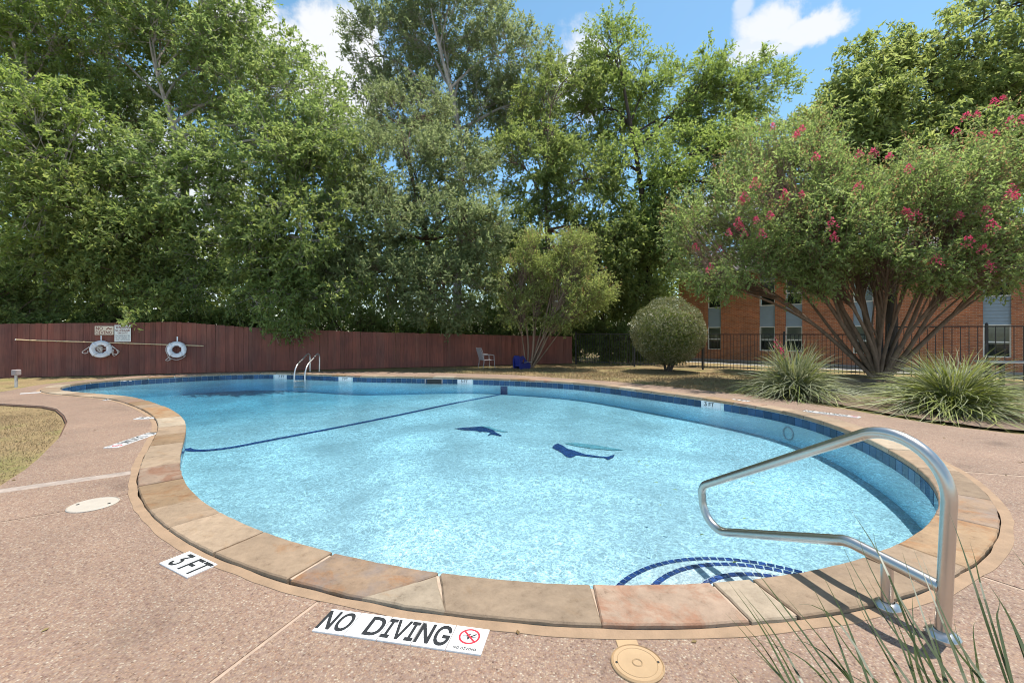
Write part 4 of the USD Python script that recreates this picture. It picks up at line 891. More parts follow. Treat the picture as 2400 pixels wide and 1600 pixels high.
def tree(name, label, base, trunk_pts, trunk_r, lobes, n, per, L, ln, wd, leaf, bark, seed, limbs=12, cat='tree', group=None, shell=.45, clump=.5, droop=.3, up=.25, spread=.55, flat_=.8, clear=0, clearz=7.5, tw=3):
    r = np.random.default_rng(seed); t = thing(name, tuple(base), label=label, cat=cat, group=group); base = np.array(base, float)
    C, Nn = sample_clusters(lobes, n, r, shell, clump, seed)
    tp = curve(np.array(trunk_pts, float), 26)
    if clear:
        tx = np.interp(C[:, 2], tp[:, 2], tp[:, 0]); ok = ~((np.abs(C[:, 0] - tx) < clear) & (C[:, 1] < tp[0, 1] + .3) & (C[:, 2] < base[2] + clearz) & (C[:, 2] > 2.2)); C, Nn = C[ok], Nn[ok]
    tr = trunk_r * (.12 + .88 * np.linspace(1, 0, 26) ** .8); tr[0] *= 1.35; tr[1] *= 1.15
    obj('trunk', tube(tp - base, tr, 12), bark, t, smooth=60)
    cen, lab_ = kmeans(C, min(limbs, len(C)), r)
    seg = []
    P0, P1 = [], []
    for i, c in enumerate(cen):
        f = np.clip(.30 + .7 * (c[2] - tp[0, 2]) / (tp[-1, 2] - tp[0, 2] + 1e-6) * r.uniform(.55, .85), .35, 1); j = int(f * 25); a = tp[j]
        mid = a * .5 + c * .5 + np.array([0, 0, .12 * np.linalg.norm(c - a)]) + r.normal(size=3) * .15
        cv = curve(np.array([a, a * .75 + mid * .25 + r.normal(size=3) * .05, mid, c]), 12); seg.append(tube(cv, np.linspace(tr[j] * .68, .024, 12), 6, caps=False))
        mine = C[lab_ == i]
        if len(mine):
            k2 = max(1, len(mine) // 9); c2, l2 = kmeans(mine, k2, r, 4)
            for q_ in range(k2):
                m2 = mine[l2 == q_]
                st = cv[r.integers(6, 12)]
                cv2 = curve(np.array([st, st * .5 + c2[q_] * .5 + r.normal(size=3) * .12, c2[q_]]), 6); seg.append(tube(cv2, np.linspace(.02, .009, 6), 4, caps=False))
                for m_ in m2: P0.append(cv2[r.integers(3, 6)]); P1.append(m_)
    tws = sticks(np.array(P0), np.array(P1), .008, .004)
    (v, f), TW = sprigs(C, Nn, r, per, L, ln, wd, droop, up, spread, flat_, tw)
    tv = [sticks(a, b, .004, .002) for a, b in TW[:2]]
    allm = [trimesh.util.concatenate(seg)] + [trimesh.Trimesh(x[0], x[1], process=False) for x in [tws] + tv]
    br_ = trimesh.util.concatenate(allm); br_.vertices -= base; obj('branches', br_, bark, t)
    obj('crown', (v - base, f), leaf, t, tone=4, kind='stuff')
    return t, C, Nn
def lobe(u, v, D, rx, ry, rz, w=1.0):
    k = 1.10 if v < 330 and D > 14.5 and u < 1850 else (.955 if v > 450 and D > 15.5 and u < 1180 else 1.0)   # high crowns lean back, low boughs reach forward
    p = at(u, v, D * k); return (p[0], p[1], p[2], rx * 1.12 * k, ry * 1.05, rz * 1.12 * k, w)
def tp_(*a): return [at(*x) for x in a]
def ground_at(u, D): p = at(u, 800, D); p[2] = -.06; return p
Q = 1.55
GT = 'row of trees behind the wooden fence'
def T(name, label, baseu, based, trunk, tr, lobes, n, per, leaf, bark, seed, **kw):
    kw.setdefault('group', GT if baseu < 2000 else None)
    b = ground_at(baseu, based); kw.setdefault('L', .55); kw.setdefault('ln', .165); kw.setdefault('wd', .078)
    return tree(name, label, b, [b] + tp_(*trunk), tr, lobes, int(n * Q), per, kw.pop('L'), kw.pop('ln'), kw.pop('wd'), leaf, bark, seed, **kw)
T('elm_tree', 'leftmost tall bright green tree with a thick leaning trunk above the fence', 118, 15.6, [(115, 640, 15.6), (90, 470, 15.7), (60, 260, 16), (70, 80, 16.4)], .21,
  [lobe(-60, 180, 15.5, 3.2, 2.5, 3.0), lobe(120, 60, 16.2, 2.8, 2.6, 2.6), lobe(60, 330, 15.2, 2.6, 2.2, 2.2), lobe(-30, 560, 15.0, 2.0, 1.6, 1.4, .8), lobe(150, 540, 15.0, 1.9, 1.6, 1.3, .8), lobe(-150, 400, 15, 2.6, 2, 2.4, .7), lobe(60, -90, 16.5, 3.2, 2.8, 2.2, .8)], 1650, 30, 'leaf_elm', 'bark_grey', 21, clear=.36, clearz=5.8)
T('elm_tree', 'broad bright green tree whose grey trunk forks above the right life ring', 455, 16.3, [(452, 680, 16.3), (440, 560, 16.4), (425, 380, 16.7), (385, 230, 17.0), (350, 90, 17.2)], .20,
  [lobe(330, 110, 17, 3.0, 2.6, 2.8), lobe(520, 170, 17.2, 2.8, 2.5, 2.6), lobe(470, 40, 17.6, 2.4, 2.4, 1.9), lobe(680, 250, 17, 2.3, 2.2, 2.2), lobe(640, 380, 16.6, 2.4, 2.0, 1.9), lobe(420, 420, 15.9, 2.2, 1.8, 1.7), lobe(470, 470, 15.0, 1.25, 1.1, 1.25, 1.2), lobe(760, 330, 17.4, 1.5, 1.5, 1.5)], 1750, 30, 'leaf_gold', 'bark_grey', 22, clear=.34, clearz=5.6)
T('hackberry_tree', 'mid green tree with a reddish trunk behind the two pool signs', 238, 16.9, [(236, 700, 16.9), (228, 560, 17), (260, 380, 17.2)], .15,
  [lobe(240, 480, 16.2, 2.2, 1.8, 1.7), lobe(130, 650, 15.4, 1.7, 1.2, 1.0), lobe(270, 640, 15.2, 1.7, 1.2, .95), lobe(330, 560, 15.6, 1.8, 1.4, 1.3), lobe(230, 330, 17.2, 2.4, 2, 2.0), lobe(290, 742, 12.95, .18, .15, .13, .2), lobe(360, 700, 14.2, 1.0, .6, .5)], 850, 30, 'leaf_deep', 'bark_brown', 23, clear=.3, clearz=4.0)
T('hackberry_tree', 'dark green tree with a slanting grey limb left of the pool ladder', 600, 16.9, [(600, 700, 16.9), (640, 560, 17), (680, 420, 17.2)], .15,
  [lobe(560, 600, 15.9, 1.9, 1.4, 1.3), lobe(700, 560, 16.2, 2.2, 1.8, 1.7), lobe(620, 690, 15.6, 2.0, 1.1, .75), lobe(470, 680, 15.2, 1.5, 1.0, .75), lobe(760, 440, 17, 2.2, 1.9, 1.8), lobe(740, 660, 16.0, 1.5, 1.2, 1.0), lobe(675, 765, 14.6, .55, .3, .28, 1.6)], 850, 30, 'leaf_deep', 'bark_grey', 24, clear=.3, clearz=4.2)
T('oak_tree', 'tallest central grey green tree whose top leaves the picture', 1078, 23.5, [(1078, 560, 23.5), (1075, 300, 23.5), (1040, 150, 23.6), (1010, 20, 23.8)], .26,
  [lobe(930, 120, 23.5, 2.5, 2.6, 2.4), lobe(1050, 30, 24, 3.0, 2.8, 2.8), lobe(1180, 170, 23.5, 2.7, 2.6, 2.3), lobe(920, 260, 23.2, 1.9, 2.0, 1.7), lobe(1130, 300, 23, 2.8, 2.4, 2.2), lobe(1240, 260, 23.5, 1.8, 1.9, 2.0), lobe(1010, -60, 24, 2.6, 2.4, 2.0)], 2000, 30, 'leaf_oak', 'bark_grey', 25, clear=.12, clearz=8.5, L=.6, ln=.17, wd=.08, droop=.1, up=.45, clump=.5)
T('live_oak_tree', 'feathery yellow green tree in the middle reaching down to the fence top', 1005, 18.6, [(1010, 740, 18.6), (1000, 560, 18.5), (960, 400, 18.5), (940, 300, 18.6)], .17,
  [lobe(960, 270, 18.5, 1.6, 1.6, 1.5), lobe(930, 400, 18.2, 2.1, 1.9, 1.7), lobe(1060, 400, 18.4, 1.7, 1.7, 1.5), lobe(860, 520, 17.6, 1.9, 1.7, 1.6), lobe(1010, 550, 17.4, 2.2, 1.8, 1.7), lobe(1120, 560, 17.8, 1.5, 1.5, 1.5), lobe(900, 660, 17.0, 1.9, 1.4, 1.2), lobe(1060, 680, 17.0, 1.8, 1.4, 1.3), lobe(790, 620, 17.2, 1.4, 1.3, 1.2)], 1350, 30, 'leaf_oak', 'bark_brown', 26, ln=.15, wd=.062, droop=.15, up=.5, spread=.5)
T('ash_tree', 'tall fresh green tree right of centre with an uneven spiky top', 1525, 21.5, [(1520, 640, 21.5), (1500, 420, 21.5), (1470, 250, 21.6), (1450, 120, 21.7)], .22,
  [lobe(1440, 130, 21.6, 1.4, 1.5, 1.9), lobe(1420, 260, 21.5, 2.2, 2.2, 2.1), lobe(1560, 250, 21.5, 2.1, 2.1, 2.0), lobe(1680, 270, 21.3, 1.9, 2, 1.9), lobe(1780, 210, 21.5, 1.5, 1.6, 1.2), lobe(1640, 400, 20.8, 2.4, 2.0, 2.0), lobe(1500, 420, 20.8, 2.1, 2.0, 1.9), lobe(1540, 560, 20.3, 2.0, 1.8, 1.5), lobe(1750, 380, 21, 1.5, 1.6, 1.5), lobe(1680, 170, 21.5, 1.1, 1.2, 1.1), lobe(1650, 555, 20.5, 1.8, 1.5, 1.5), lobe(1750, 500, 21, 1.7, 1.5, 1.5)], 1950, 30, 'leaf_elm', 'bark_dark', 27, clear=.10, clearz=7, droop=.15, up=.4, L=.6)
T('hackberry_tree', 'dark green tree filling the gap above the small crape myrtle', 1290, 20.3, [(1292, 700, 20.3), (1280, 480, 20.3), (1300, 300, 20.4)], .17,
  [lobe(1310, 250, 20.6, 1.9, 1.9, 2.0), lobe(1240, 390, 20.2, 1.9, 1.8, 1.7), lobe(1360, 420, 20.1, 1.8, 1.7, 1.6), lobe(1290, 560, 19.8, 2.2, 1.7, 1.5), lobe(1420, 590, 19.4, 1.7, 1.5, 1.3), lobe(1180, 620, 19.2, 1.7, 1.4, 1.3)], 950, 30, 'leaf_deep', 'bark_brown', 28)
T('hackberry_tree', 'slender dark tree behind the clipped ball shrub', 1415, 20.6, [(1412, 740, 20.6), (1400, 620, 20.6), (1405, 500, 20.7)], .10,
  [lobe(1400, 660, 20.4, 1.6, 1.4, 1.2), lobe(1470, 690, 20.6, 1.3, 1.2, 1.0), lobe(1460, 560, 20.6, 1.5, 1.4, 1.3), lobe(1540, 560, 20.4, 1.2, 1.2, 1.1)], 480, 30, 'leaf_deep', 'bark_brown', 29)
T('pecan_tree', 'tall bright green tree at the upper right behind the flowering crape myrtle', 2085, 15.4, [(2085, 640, 15.4), (2080, 450, 15.4), (2100, 280, 15.5), (2120, 120, 15.6)], .20,
  [lobe(1960, 330, 15.2, 1.9, 1.8, 1.6), lobe(2080, 270, 15.2, 2.0, 2.0, 1.6), lobe(2230, 200, 15.0, 2.1, 2.0, 1.9), lobe(2390, 100, 15, 2.2, 2.0, 2.2), lobe(2015, 165, 15.3, .6, .8, 1.2, .9), lobe(2090, 120, 15.4, .5, .6, .9, .8), lobe(2200, 370, 14.2, 2.0, 1.8, 1.3), lobe(2370, 320, 13.8, 1.9, 1.8, 1.6), lobe(1890, 420, 15.2, 1.3, 1.3, 1.1), lobe(2060, 400, 14.4, 1.7, 1.6, 1.0), lobe(2500, 250, 14.5, 2, 1.8, 2)],
  2000, 30, 'leaf_pecan', 'bark_dark', 30, ln=.19, wd=.07, droop=.55, up=.2)
# shrubs along the back of the fence
us_ = [(-40, 640), (60, 720), (330, 720), (540, 735), (820, 730), (960, 745), (1140, 735), (1230, 700), (1350, 745), (1470, 770)]
labs = ['low dark shrub behind the fence at the far left', 'dense shrub behind the fence left of the signs', 'leafy shrub behind the fence between the signs and the right life ring', 'shrub behind the fence right of the right life ring', 'dark shrub behind the fence above the ladder',
        'shrub behind the fence right of the ladder', 'shrub behind the fence above the patio chair', 'tall shrub behind the small crape myrtle', 'dark bush beyond the right end of the wooden fence', 'dark bush behind the iron fence left of the ball shrub']
for i, ((u, v), lb) in enumerate(zip(us_, labs)):
    D = (fence_at(u)[1] + 1.5) if u < 1337 else 20.0
    b = ground_at(u, D); h = at(u, v, D)[2]
    tree('understorey_shrub', lb, b, [b, b + [0.05, 0, h * .4], b + [0, .05, h * .75]], .06, [(b[0], b[1], h * .62, 1.35, .9, h * .46), (b[0] + 1.1, b[1] + .3, h * .5, 1.3, .8, h * .45), (b[0] - 1.1, b[1] + .2, h * .5, 1.3, .8, h * .45)], 420, 30, .45, .13, .06, 'leaf_deep', 'bark_brown', 40 + i, limbs=6, cat='shrub', shell=.3, group='shrubs along the back fences')
# far woodland that closes the view behind the trees
r = np.random.default_rng(77)
n = 6000; px = r.uniform(-40, 16, n); py = r.uniform(25, 33, n) + np.where(px < 0, 0, 0); pz = r.uniform(0, 1, n) ** .8 * (6.5 + 2.2 * meshkit.noise(np.column_stack([px * .25, py * .2, 0 * px]), 9))
keep = px / py < .385; C = np.column_stack([px, py, pz])[keep]
(v, f), _ = sprigs(C, unit(len(C), r) * [1, 1, .4] + [0, -.5, .2], r, 20, .9, .30, .16)
obj('woodland', (v, f), 'leaf_deep', tone=4, kind='stuff', label='dense far woodland behind the row of trees', cat='woodland')

# small crape myrtle
def crape(name, label, base, stems, lobes, n, per, leaf, bark, seed, sr, tips, ln, wd, flowers=0, fl_pts=(), split=3):
    r = np.random.default_rng(seed); base = np.array(base, float); t = thing(name, tuple(base), label=label, cat='tree', group='crape myrtles')
    C, Nn = sample_clusters(lobes, n, r, .5, .56, seed)
    ok = C[:, 2] > (2.15 if n > 2000 else 1.2); C, Nn = C[ok], Nn[ok]
    cen, lab_ = kmeans(C, stems, r, 10); seg = []; P0, P1 = [], []
    for i, c in enumerate(cen):
        ang = math.atan2(c[1] - base[1], c[0] - base[0]); st = base + np.array([math.cos(ang), math.sin(ang), 0]) * r.uniform(.03, .22) * (sr / .06)
        m1 = st + (c - st) * .38 + np.array([0, 0, .10]) * np.linalg.norm((c - st)[:2]) * .6 + r.normal(size=3) * .06; m2 = st + (c - st) * .72 + np.array([0, 0, .14]) * np.linalg.norm((c - st)[:2]) * .5 + r.normal(size=3) * .1
        cv = curve(np.array([st, m1, m2, c]), 20); rad = sr * r.uniform(.7, 1.2); obj('stem', tube(cv - base, np.linspace(rad, rad * .3, 20), 9), bark, t, smooth=60)
        for q_ in range(split):                                      # side stems
            j = r.integers(6, 12); mine = C[lab_ == i]
            if len(mine) == 0: continue
            e = mine[r.integers(len(mine))]; cv2 = curve(np.array([cv[j], cv[j] * .5 + e * .5 + [0, 0, .15], e]), 12); seg.append(tube(cv2, np.linspace(rad * .5, .010, 12), 6, caps=False))
        for e in C[lab_ == i]: P0.append(cv[r.integers(12, 20)] + r.normal(size=3) * .05); P1.append(e)
    (v, f), TW = sprigs(C, Nn, r, per, .45, ln, wd, .1, .45, .5, .8)
    tws = sticks(np.array(P0), np.array(P1), .009, .004)
    br_ = trimesh.util.concatenate(seg + [trimesh.Trimesh(x[0], x[1], process=False) for x in [tws] + [sticks(a, b, .004, .002) for a, b in TW[:2]]]); br_.vertices -= base; obj('branches', br_, bark, t)
    obj('crown', (v - base, f), leaf, t, tone=4, kind='stuff')
    if tips:
        cen0 = C.mean(0); outer = C[(Nn[:, 2] > -.1)]; k = r.choice(len(outer), min(tips, len(outer)), replace=False); Ct = outer[k]; Nt = Nn[(Nn[:, 2] > -.1)][k]
        (v, f), _ = sprigs(Ct + Nt / np.linalg.norm(Nt, axis=1, keepdims=True) * .16, Nt + [0, 0, .5], r, 18, .35, .045, .024, -.1, .9, .35, .5); obj('seed_heads', (v - base, f), 'leaf_crape_tip', t, tone=4, kind='stuff')
    CU = 1200 + F * C[:, 0] / C[:, 1]; CV = HOR - F * (C[:, 2] - H) / C[:, 1]
    for u_, v_, d_ in fl_pts:                                        # blossoms sit at the outer leaves of the crown
        near = np.hypot(CU - u_, CV - v_) < 34; p = at(u_, v_, (C[near, 1].min() - .12) if near.any() else d_)
        k = 48; sc_ = r.uniform(.42, .85); d = unit(k, r); hh_ = r.uniform(0, 1, (k, 1)); q_ = p + (d * np.array([.13, .13, .06]) * (1.15 - hh_) + np.array([0, 0, .28]) * (hh_ - .4)) * sc_; vv, ff = leaves(q_, d + r.normal(size=(k, 3)) * .4, unit(k, r), .038, .034)
        obj('flower_cluster', (vv - base, ff), 'petal', t, tone=4, kind='stuff')
    return t, C, Nn
b = ground_at(1238, 16.3); b[2] = -.04
crape('crape_myrtle', 'small multi stemmed crape myrtle beside the blue seat by the fence end', b, 11, [lobe(1220, 650, 16.3, .8, .9, .7), lobe(1320, 650, 16.2, .95, 1.0, .8), lobe(1270, 575, 16.3, .7, .8, .8), lobe(1350, 590, 16.2, .6, .7, .7), lobe(1385, 680, 16.0, .7, .8, .6), lobe(1215, 730, 15.9, .6, .7, .5), lobe(1320, 720, 15.8, .9, .9, .6)],
      1300, 27, 'leaf_lime_lit', 'bark_crape', 51, .036, 160, .085, .036, split=2)
b = ground_at(2058, 12.9); b[2] = 0.0
fl = [(1812, 296, 12.6), (1880, 300, 12.4), (1867, 315, 12.4), (1912, 367, 12), (2014, 362, 12), (2046, 360, 12), (2085, 366, 12), (2240, 310, 12), (2350, 232, 11.5), (2330, 240, 11.5), (2290, 268, 11.5), (2265, 272, 11.5), (2370, 285, 11), (2393, 280, 11), (2330, 312, 11.5), (2298, 322, 11.5), (2130, 395, 12), (2012, 440, 11.5),
      (1770, 432, 11.2), (1738, 470, 11), (1745, 462, 11), (1878, 455, 11), (1838, 470, 11), (1730, 520, 10.8), (1735, 530, 10.8), (1772, 515, 10.8), (1708, 545, 10.8), (1745, 548, 10.8), (1630, 578, 11), (1688, 585, 10.8), (2120, 495, 11), (2128, 502, 11), (2150, 507, 11), (2248, 505, 10.8), (2310, 497, 10.6), (2372, 442, 10.4), (2365, 462, 10.4), (2380, 458, 10.4), (2325, 530, 10.6), (2270, 565, 10.8), (2195, 612, 11), (1665, 630, 10.8), (1950, 525, 10.8), (1955, 557, 10.8), (2305, 585, 10.4), (2320, 625, 10.4), (1805, 505, 11), (1840, 455, 11), (1785, 548, 10.8)]
crape('crape_myrtle', 'big spreading crape myrtle with pink blossoms right of the pool', b, 19, [lobe(1720, 540, 11.6, 1.6, 1.5, 1.2), lobe(1850, 470, 11.9, 1.9, 1.8, 1.3), lobe(1700, 610, 11.2, 1.3, 1.2, .75), lobe(1900, 560, 11, 1.7, 1.4, .9), lobe(2030, 490, 11.6, 1.9, 1.8, 1.15), lobe(2180, 490, 11.4, 1.9, 1.8, 1.15),
      lobe(2330, 470, 11.2, 1.8, 1.6, 1.25), lobe(2100, 570, 10.8, 1.6, 1.2, .7), lobe(2290, 570, 10.6, 1.6, 1.3, .8), lobe(1830, 360, 12.6, 1.2, 1.2, .8), lobe(2340, 330, 11.8, .8, .8, .6, .5), lobe(2450, 560, 10.6, 1.4, 1.3, 1.2), lobe(1765, 630, 11.2, .9, .8, .45, .8), lobe(1680, 640, 11.4, .8, .8, .5, .8), lobe(1860, 650, 10.9, 1.1, 1.0, .42), lobe(1980, 625, 10.6, 1.3, 1.0, .42), lobe(2130, 625, 10.4, 1.3, 1.0, .42), lobe(2300, 635, 10.2, 1.4, 1.1, .45), lobe(2020, 560, 14, 2.4, 1.5, 1.1)],
      3700, 28, 'leaf_crape', 'bark_crape', 52, .068, 900, .095, .042, fl_pts=fl, split=3)
# clipped ball shrub
r = np.random.default_rng(61); b = ground_at(1566, 15.0); b[2] = -.04
bs_ = thing('ball_shrub', tuple(b), label='round clipped evergreen shrub in front of the iron fence', cat='shrub')
obj('trunk', [tube([(0, 0, 0), (.03, 0, .2), (.1, 0, .55)], [.07, .06, .04], 8), tube([(-.05, .03, 0), (-.12, .05, .25), (-.3, .1, .6)], [.05, .045, .03], 8), tube([(.06, -.03, 0), (.15, -.05, .25), (.35, .0, .6)], [.05, .045, .03], 8)], 'bark_dark', bs_, smooth=60)
n = 15000; d = unit(n, r); rho = r.uniform(.80, 1.0, n) ** .7 * (1 + .20 * (meshkit.fbm(d * 3.2, 3, 4) - .5))
p = d * np.array([1.24, 1.24, 1.13]) * rho[:, None] + np.array([0, 0, 1.36]); p = p[p[:, 2] > .26]; d = p - [0, 0, 1.36]; d /= np.linalg.norm(d, axis=1, keepdims=True)
top_ = (p[:, 2] > 2.2) & (np.hypot(p[:, 0], p[:, 1]) < .6); p[top_, 2] += .08
vv, ff = leaves(p, d * .6 + unit(len(p), r) * .9, d + r.normal(size=(len(p), 3)) * .6, .065 * r.uniform(.7, 1.25, len(p)), .036); obj('foliage', (vv, ff), 'leaf_holly', bs_, tone=4, kind='stuff')
m = trimesh.creation.icosphere(3, 1.0); m.vertices *= np.array([1.02, 1.02, .92]) * (1 + .1 * (meshkit.fbm(m.vertices * 3, 3, 6) - .5))[:, None]; m.apply_translation([0, 0, 1.34])
k = 5000; d = unit(k, r); p = d * np.array([1.0, 1.0, .9]) * r.uniform(.55, 1, (k, 1)) + [0, 0, 1.34]; vv, ff = leaves(p, unit(k, r), d, .12, .08); obj('inner_foliage', (vv, ff), 'leaf_deep', bs_, tone=4, kind='stuff')

# red yuccas: fountains of narrow leaves
def ribbons(P, wid, r, twist=.6):
    """P (n, m, 3): centre lines; narrow ribbons tapering to the tip, one island each"""
    n, m, _ = P.shape; t = np.gradient(P, axis=1); t /= np.linalg.norm(t, axis=2, keepdims=True) + 1e-9
    s = np.cross(t, np.array([0, 0, 1.0])); s /= np.linalg.norm(s, axis=2, keepdims=True) + 1e-9; uu = np.cross(s, t); a = r.uniform(-twist, twist, (n, 1, 1)); s = s * np.cos(a) + uu * np.sin(a)
    w = np.asarray(wid).reshape(-1, 1, 1) * np.concatenate([np.linspace(.75, 1, m // 2), np.linspace(1, .06, m - m // 2)])[None, :, None]
    v = np.stack([P - s * w / 2, P + s * w / 2], 2).reshape(n, m * 2, 3)
    q_ = np.array([[2 * i, 2 * i + 1, 2 * i + 3, 2 * i + 2] for i in range(m - 1)]); f = (np.arange(n)[:, None, None] * m * 2 + q_[None]).reshape(-1, 4)
    return v.reshape(-1, 3), tri(f)
def yucca(c, n, Rr, hh, mats, seed, label, stalk=False):
    r = np.random.default_rng(seed); t = thing('red_yucca', (c[0], c[1], -.03), label=label, cat='plant', group='red yuccas beside the deck')
    for k, (mt, share) in enumerate(mats):
        m_ = int(n * share); az = r.uniform(0, 2 * np.pi, m_); el = r.uniform(0, 1, m_) ** .85           # 0: lying out, 1: upright
        Lh = Rr * (1.15 - .85 * el) * r.uniform(.7, 1.15, m_); Z = hh * (.35 + .75 * el) * r.uniform(.75, 1.15, m_); dr = (1 - el) * hh * r.uniform(.45, 1.0, m_)
        tt = np.linspace(0, 1, 7)[None]; rad = .12 * r.uniform(0, 1, m_)[:, None] + Lh[:, None] * tt ** (1 + .3 * el[:, None]); z = Z[:, None] * (1.5 * tt - .5 * tt ** 2) - dr[:, None] * tt ** 2.4 + .02
        bend = r.normal(0, .25, m_)[:, None] * tt ** 2
        P = np.stack([rad * np.cos(az[:, None] + bend), rad * np.sin(az[:, None] + bend), np.maximum(z, .012 + .03 * r.uniform(size=(m_, 1)))], 2)
        obj('leaves', ribbons(P, r.uniform(.010, .019, m_), r), mt, t, tone=14, kind='stuff')
    if stalk:
        cv = curve([(0, 0, .3), (-.25, -.05, .8), (-.42, -.08, 1.10), (-.50, -.1, 1.14)], 16); obj('flower_stalk', tube(cv, np.linspace(.008, .004, 16), 5), 'leaf_crape_tip', t)
        p = cv[r.integers(9, 16, 34)] + r.normal(size=(34, 3)) * .035; vv, ff = leaves(p, unit(34, r) + [0, 0, .4], unit(34, r), .055, .022); obj('blossoms', (vv, ff), 'petal', t, label='faded coral blossoms')
c1, c2 = gp(1864, 928), gp(2232, 964)
yucca(c1, 1200, 1.35, 1.02, [('yucca_grey', .7), ('yucca_green', .3)], 71, 'smaller grey green red yucca with coral blossoms beside the deck', True)
yucca(c2, 1450, 1.6, .92, [('yucca_green', .62), ('yucca_grey', .38)], 72, 'larger lime green red yucca at the deck edge on the right')
# long leaves of a near clump rising from below the frame
fg = thing('foreground_yucca', (1.22, .98, 0.0), label='long thin leaves of a plant rising into the lower right foreground', cat='plant')
r = np.random.default_rng(81)
X0, Y0, S0 = 1700, 1180, 3.36
bl_ = [[(960, 0), (1100, 215), (1250, 480), (1600, 1400)], [(1050, 250), (1130, 480), (1330, 850), (1700, 1411)], [(1395, 380), (1470, 620), (1600, 1000), (1750, 1411)], [(1540, 400), (1650, 700), (1780, 1000), (2050, 1411)], [(1760, 60), (1860, 330), (1950, 600), (2220, 1411)],
       [(930, 440), (1040, 700), (1180, 1000), (1450, 1411)], [(750, 520), (850, 720), (960, 950), (1130, 1411)], [(0, 580), (150, 780), (300, 1000), (520, 1411)], [(130, 380), (300, 600), (470, 820), (900, 1411)], [(0, 860), (150, 1020), (300, 1200), (480, 1411)],
       [(480, 835), (560, 790), (800, 850), (1100, 1250)], [(2080, 640), (2160, 760), (2240, 900), (2400, 1250)], [(2160, 720), (2145, 850), (2150, 950), (2260, 1411)], [(2190, 780), (2270, 980), (2352, 1200), (2420, 1411)], [(2250, 350), (2352, 480), (2430, 640), (2560, 1100)], [(1470, 720), (1480, 950), (1500, 1200), (1560, 1411)],
       [(1975, 920), (1955, 1050), (1980, 1230), (2010, 1411)], [(0, 1045), (300, 1080), (560, 1190), (800, 1411)], [(390, 1080), (600, 1080), (780, 1180), (1000, 1411)], [(1110, 560), (1200, 720), (1300, 900), (1500, 1411)], [(0, 1310), (60, 1350), (110, 1411), (160, 1480)], [(240, 1360), (340, 1380), (430, 1411), (600, 1480)],
       [(1480, 350), (1600, 650), (1740, 1000), (1900, 1411)], [(1010, 700), (1130, 950), (1260, 1180), (1380, 1411)], [(700, 750), (850, 960), (1000, 1180), (1200, 1411)], [(1330, 640), (1420, 850), (1560, 1130), (1680, 1411)], [(450, 700), (620, 900), (800, 1120), (1010, 1411)], [(680, 1370), (780, 1335), (900, 1330), (1100, 1411)],
       [(1800, 900), (1850, 1100), (1920, 1260), (1960, 1411)], [(1280, 800), (1380, 1000), (1450, 1200), (1500, 1411)], [(180, 770), (260, 900), (400, 1120), (560, 1411)], [(1600, 880), (1650, 1050), (1700, 1240), (1730, 1411)]]
fgo = np.array([1.22, .98, 0.0])
def fg_blade(px, wd, dd_=0.0):
    n_ = len(px); D = np.array([1.62, 1.48, 1.34, 1.18]) + dd_
    P = [at(X0 + a_ / S0, Y0 + b_ / S0, d_) for (a_, b_), d_ in zip(px, D)][::-1]
    basep = np.array([.45 * P[0][0] + .55 * 1.22 + r.normal(0, .05), .98 + r.normal(0, .04), 0.0])
    cv = curve(np.array([basep] + P), 16)[None] - fgo
    v, f = ribbons(cv, np.array([wd]), r, .3); obj('leaf', (v, f), 'blade_green', fg)
for px in bl_: fg_blade(px, r.uniform(.0060, .0085))
for _ in range(9):
    k = r.integers(0, 10); px = np.array(bl_[k], float) + np.array([r.normal(0, 60), r.normal(0, 60)])[None] + np.linspace(1, 0, 4)[:, None] * np.array([r.normal(0, 90), abs(r.normal(120, 120))])[None]
    fg_blade([tuple(x) for x in px], r.uniform(.005, .008), r.uniform(-.05, .08))

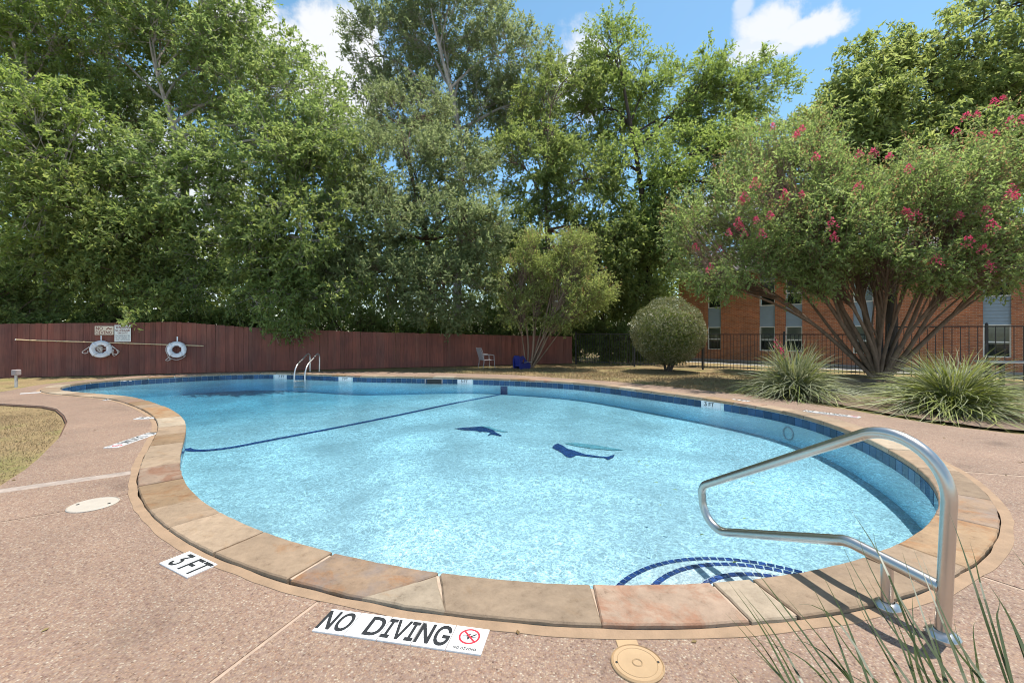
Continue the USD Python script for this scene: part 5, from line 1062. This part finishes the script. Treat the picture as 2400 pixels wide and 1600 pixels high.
# lawn grass: short dry blades
r = np.random.default_rng(91)
def grass(poly, n, hgt, name, label, wd=.0042):
    b_ = poly.bounds; P = np.column_stack([r.uniform(b_[0], b_[2], n * 2), r.uniform(b_[1], b_[3], n * 2)]); P = P[shapely.contains_xy(poly, P[:, 0], P[:, 1])]
    den = meshkit.fbm(np.column_stack([P * 1.6, np.zeros(len(P))]), 4, 3); P = P[den > r.uniform(.15, .62, len(P))][:n]; k = len(P)
    a_ = r.uniform(0, 2 * np.pi, k); h_ = hgt * r.uniform(.4, 1.3, k); lean = r.normal(0, .6, (k, 2)) * h_[:, None]; z = np.full(k, -.04)
    v = np.stack([np.column_stack([P[:, 0] - np.cos(a_) * wd, P[:, 1] - np.sin(a_) * wd, z]), np.column_stack([P[:, 0] + np.cos(a_) * wd, P[:, 1] + np.sin(a_) * wd, z]), np.column_stack([P + lean, z + h_])], 1).reshape(-1, 3)
    obj(name, (v, np.arange(3 * k).reshape(-1, 3)), 'grass_dry', tone=3, kind='stuff', label=label, cat='grass')
gl = Polygon([(-16, 1.3), (-8, 2.1), gxy(0, 1138), gxy(59, 1100), gxy(89, 1075), gxy(143, 1021), gxy(158, 988), gxy(150, 972), gxy(133, 957.6), gxy(102, 951), gxy(0, 945), (-16, 8.0)]).buffer(-.05)
grass(gl, 70000, .030, 'dry_grass', 'short dry lawn grass in the left corner')
gr_ = Polygon([gxy(1000, 872.5), gxy(1200, 877.5), gxy(1455, 894), gxy(1659, 914), gxy(1800, 928), gxy(1900, 940), (7.2, 9.4), (9, 11.4), (7, 14), (4.5, 16.6), (1, 17.5), (-3, 16.2)])
grass(gr_.difference(bedpoly), 45000, .05, 'dry_grass', 'dry grass strip between the far deck and the fences', .009)

r = np.random.default_rng(95)
def litter(name, poly, n, z, mt, label, ln):
    b_ = poly.bounds; P = np.column_stack([r.uniform(b_[0], b_[2], n * 8), r.uniform(b_[1], b_[3], n * 8), np.full(n * 8, z)]); P = P[shapely.contains_xy(poly, P[:, 0], P[:, 1])][:n]; k = len(P)
    a_ = r.uniform(0, 6.28, k); v, f = leaves(P, np.column_stack([np.cos(a_), np.sin(a_), r.uniform(0, .15, k)]), np.array([0, 0, 1.0]) + r.normal(size=(k, 3)) * .15, ln * r.uniform(.5, 1.2, k), ln * .4, .12); v[:, 2] = np.maximum(v[:, 2], z)
    obj(name, (v, f), mt, tone=4, kind='stuff', label=label, cat='leaves')
near = sbox(-6, .9, 7, 9)
litter('fallen_leaves', DECK.difference(BAND).intersection(near), 70, .003, 'leaf_dead', 'small dry leaves blown over the deck', .045)
litter('fallen_leaves', POOL.buffer(-.1).intersection(sbox(1.2, 2.6, 3.4, 5)), 9, WZ + .003, 'leaf_gold', 'few small leaves floating in the near right end of the pool', .05)
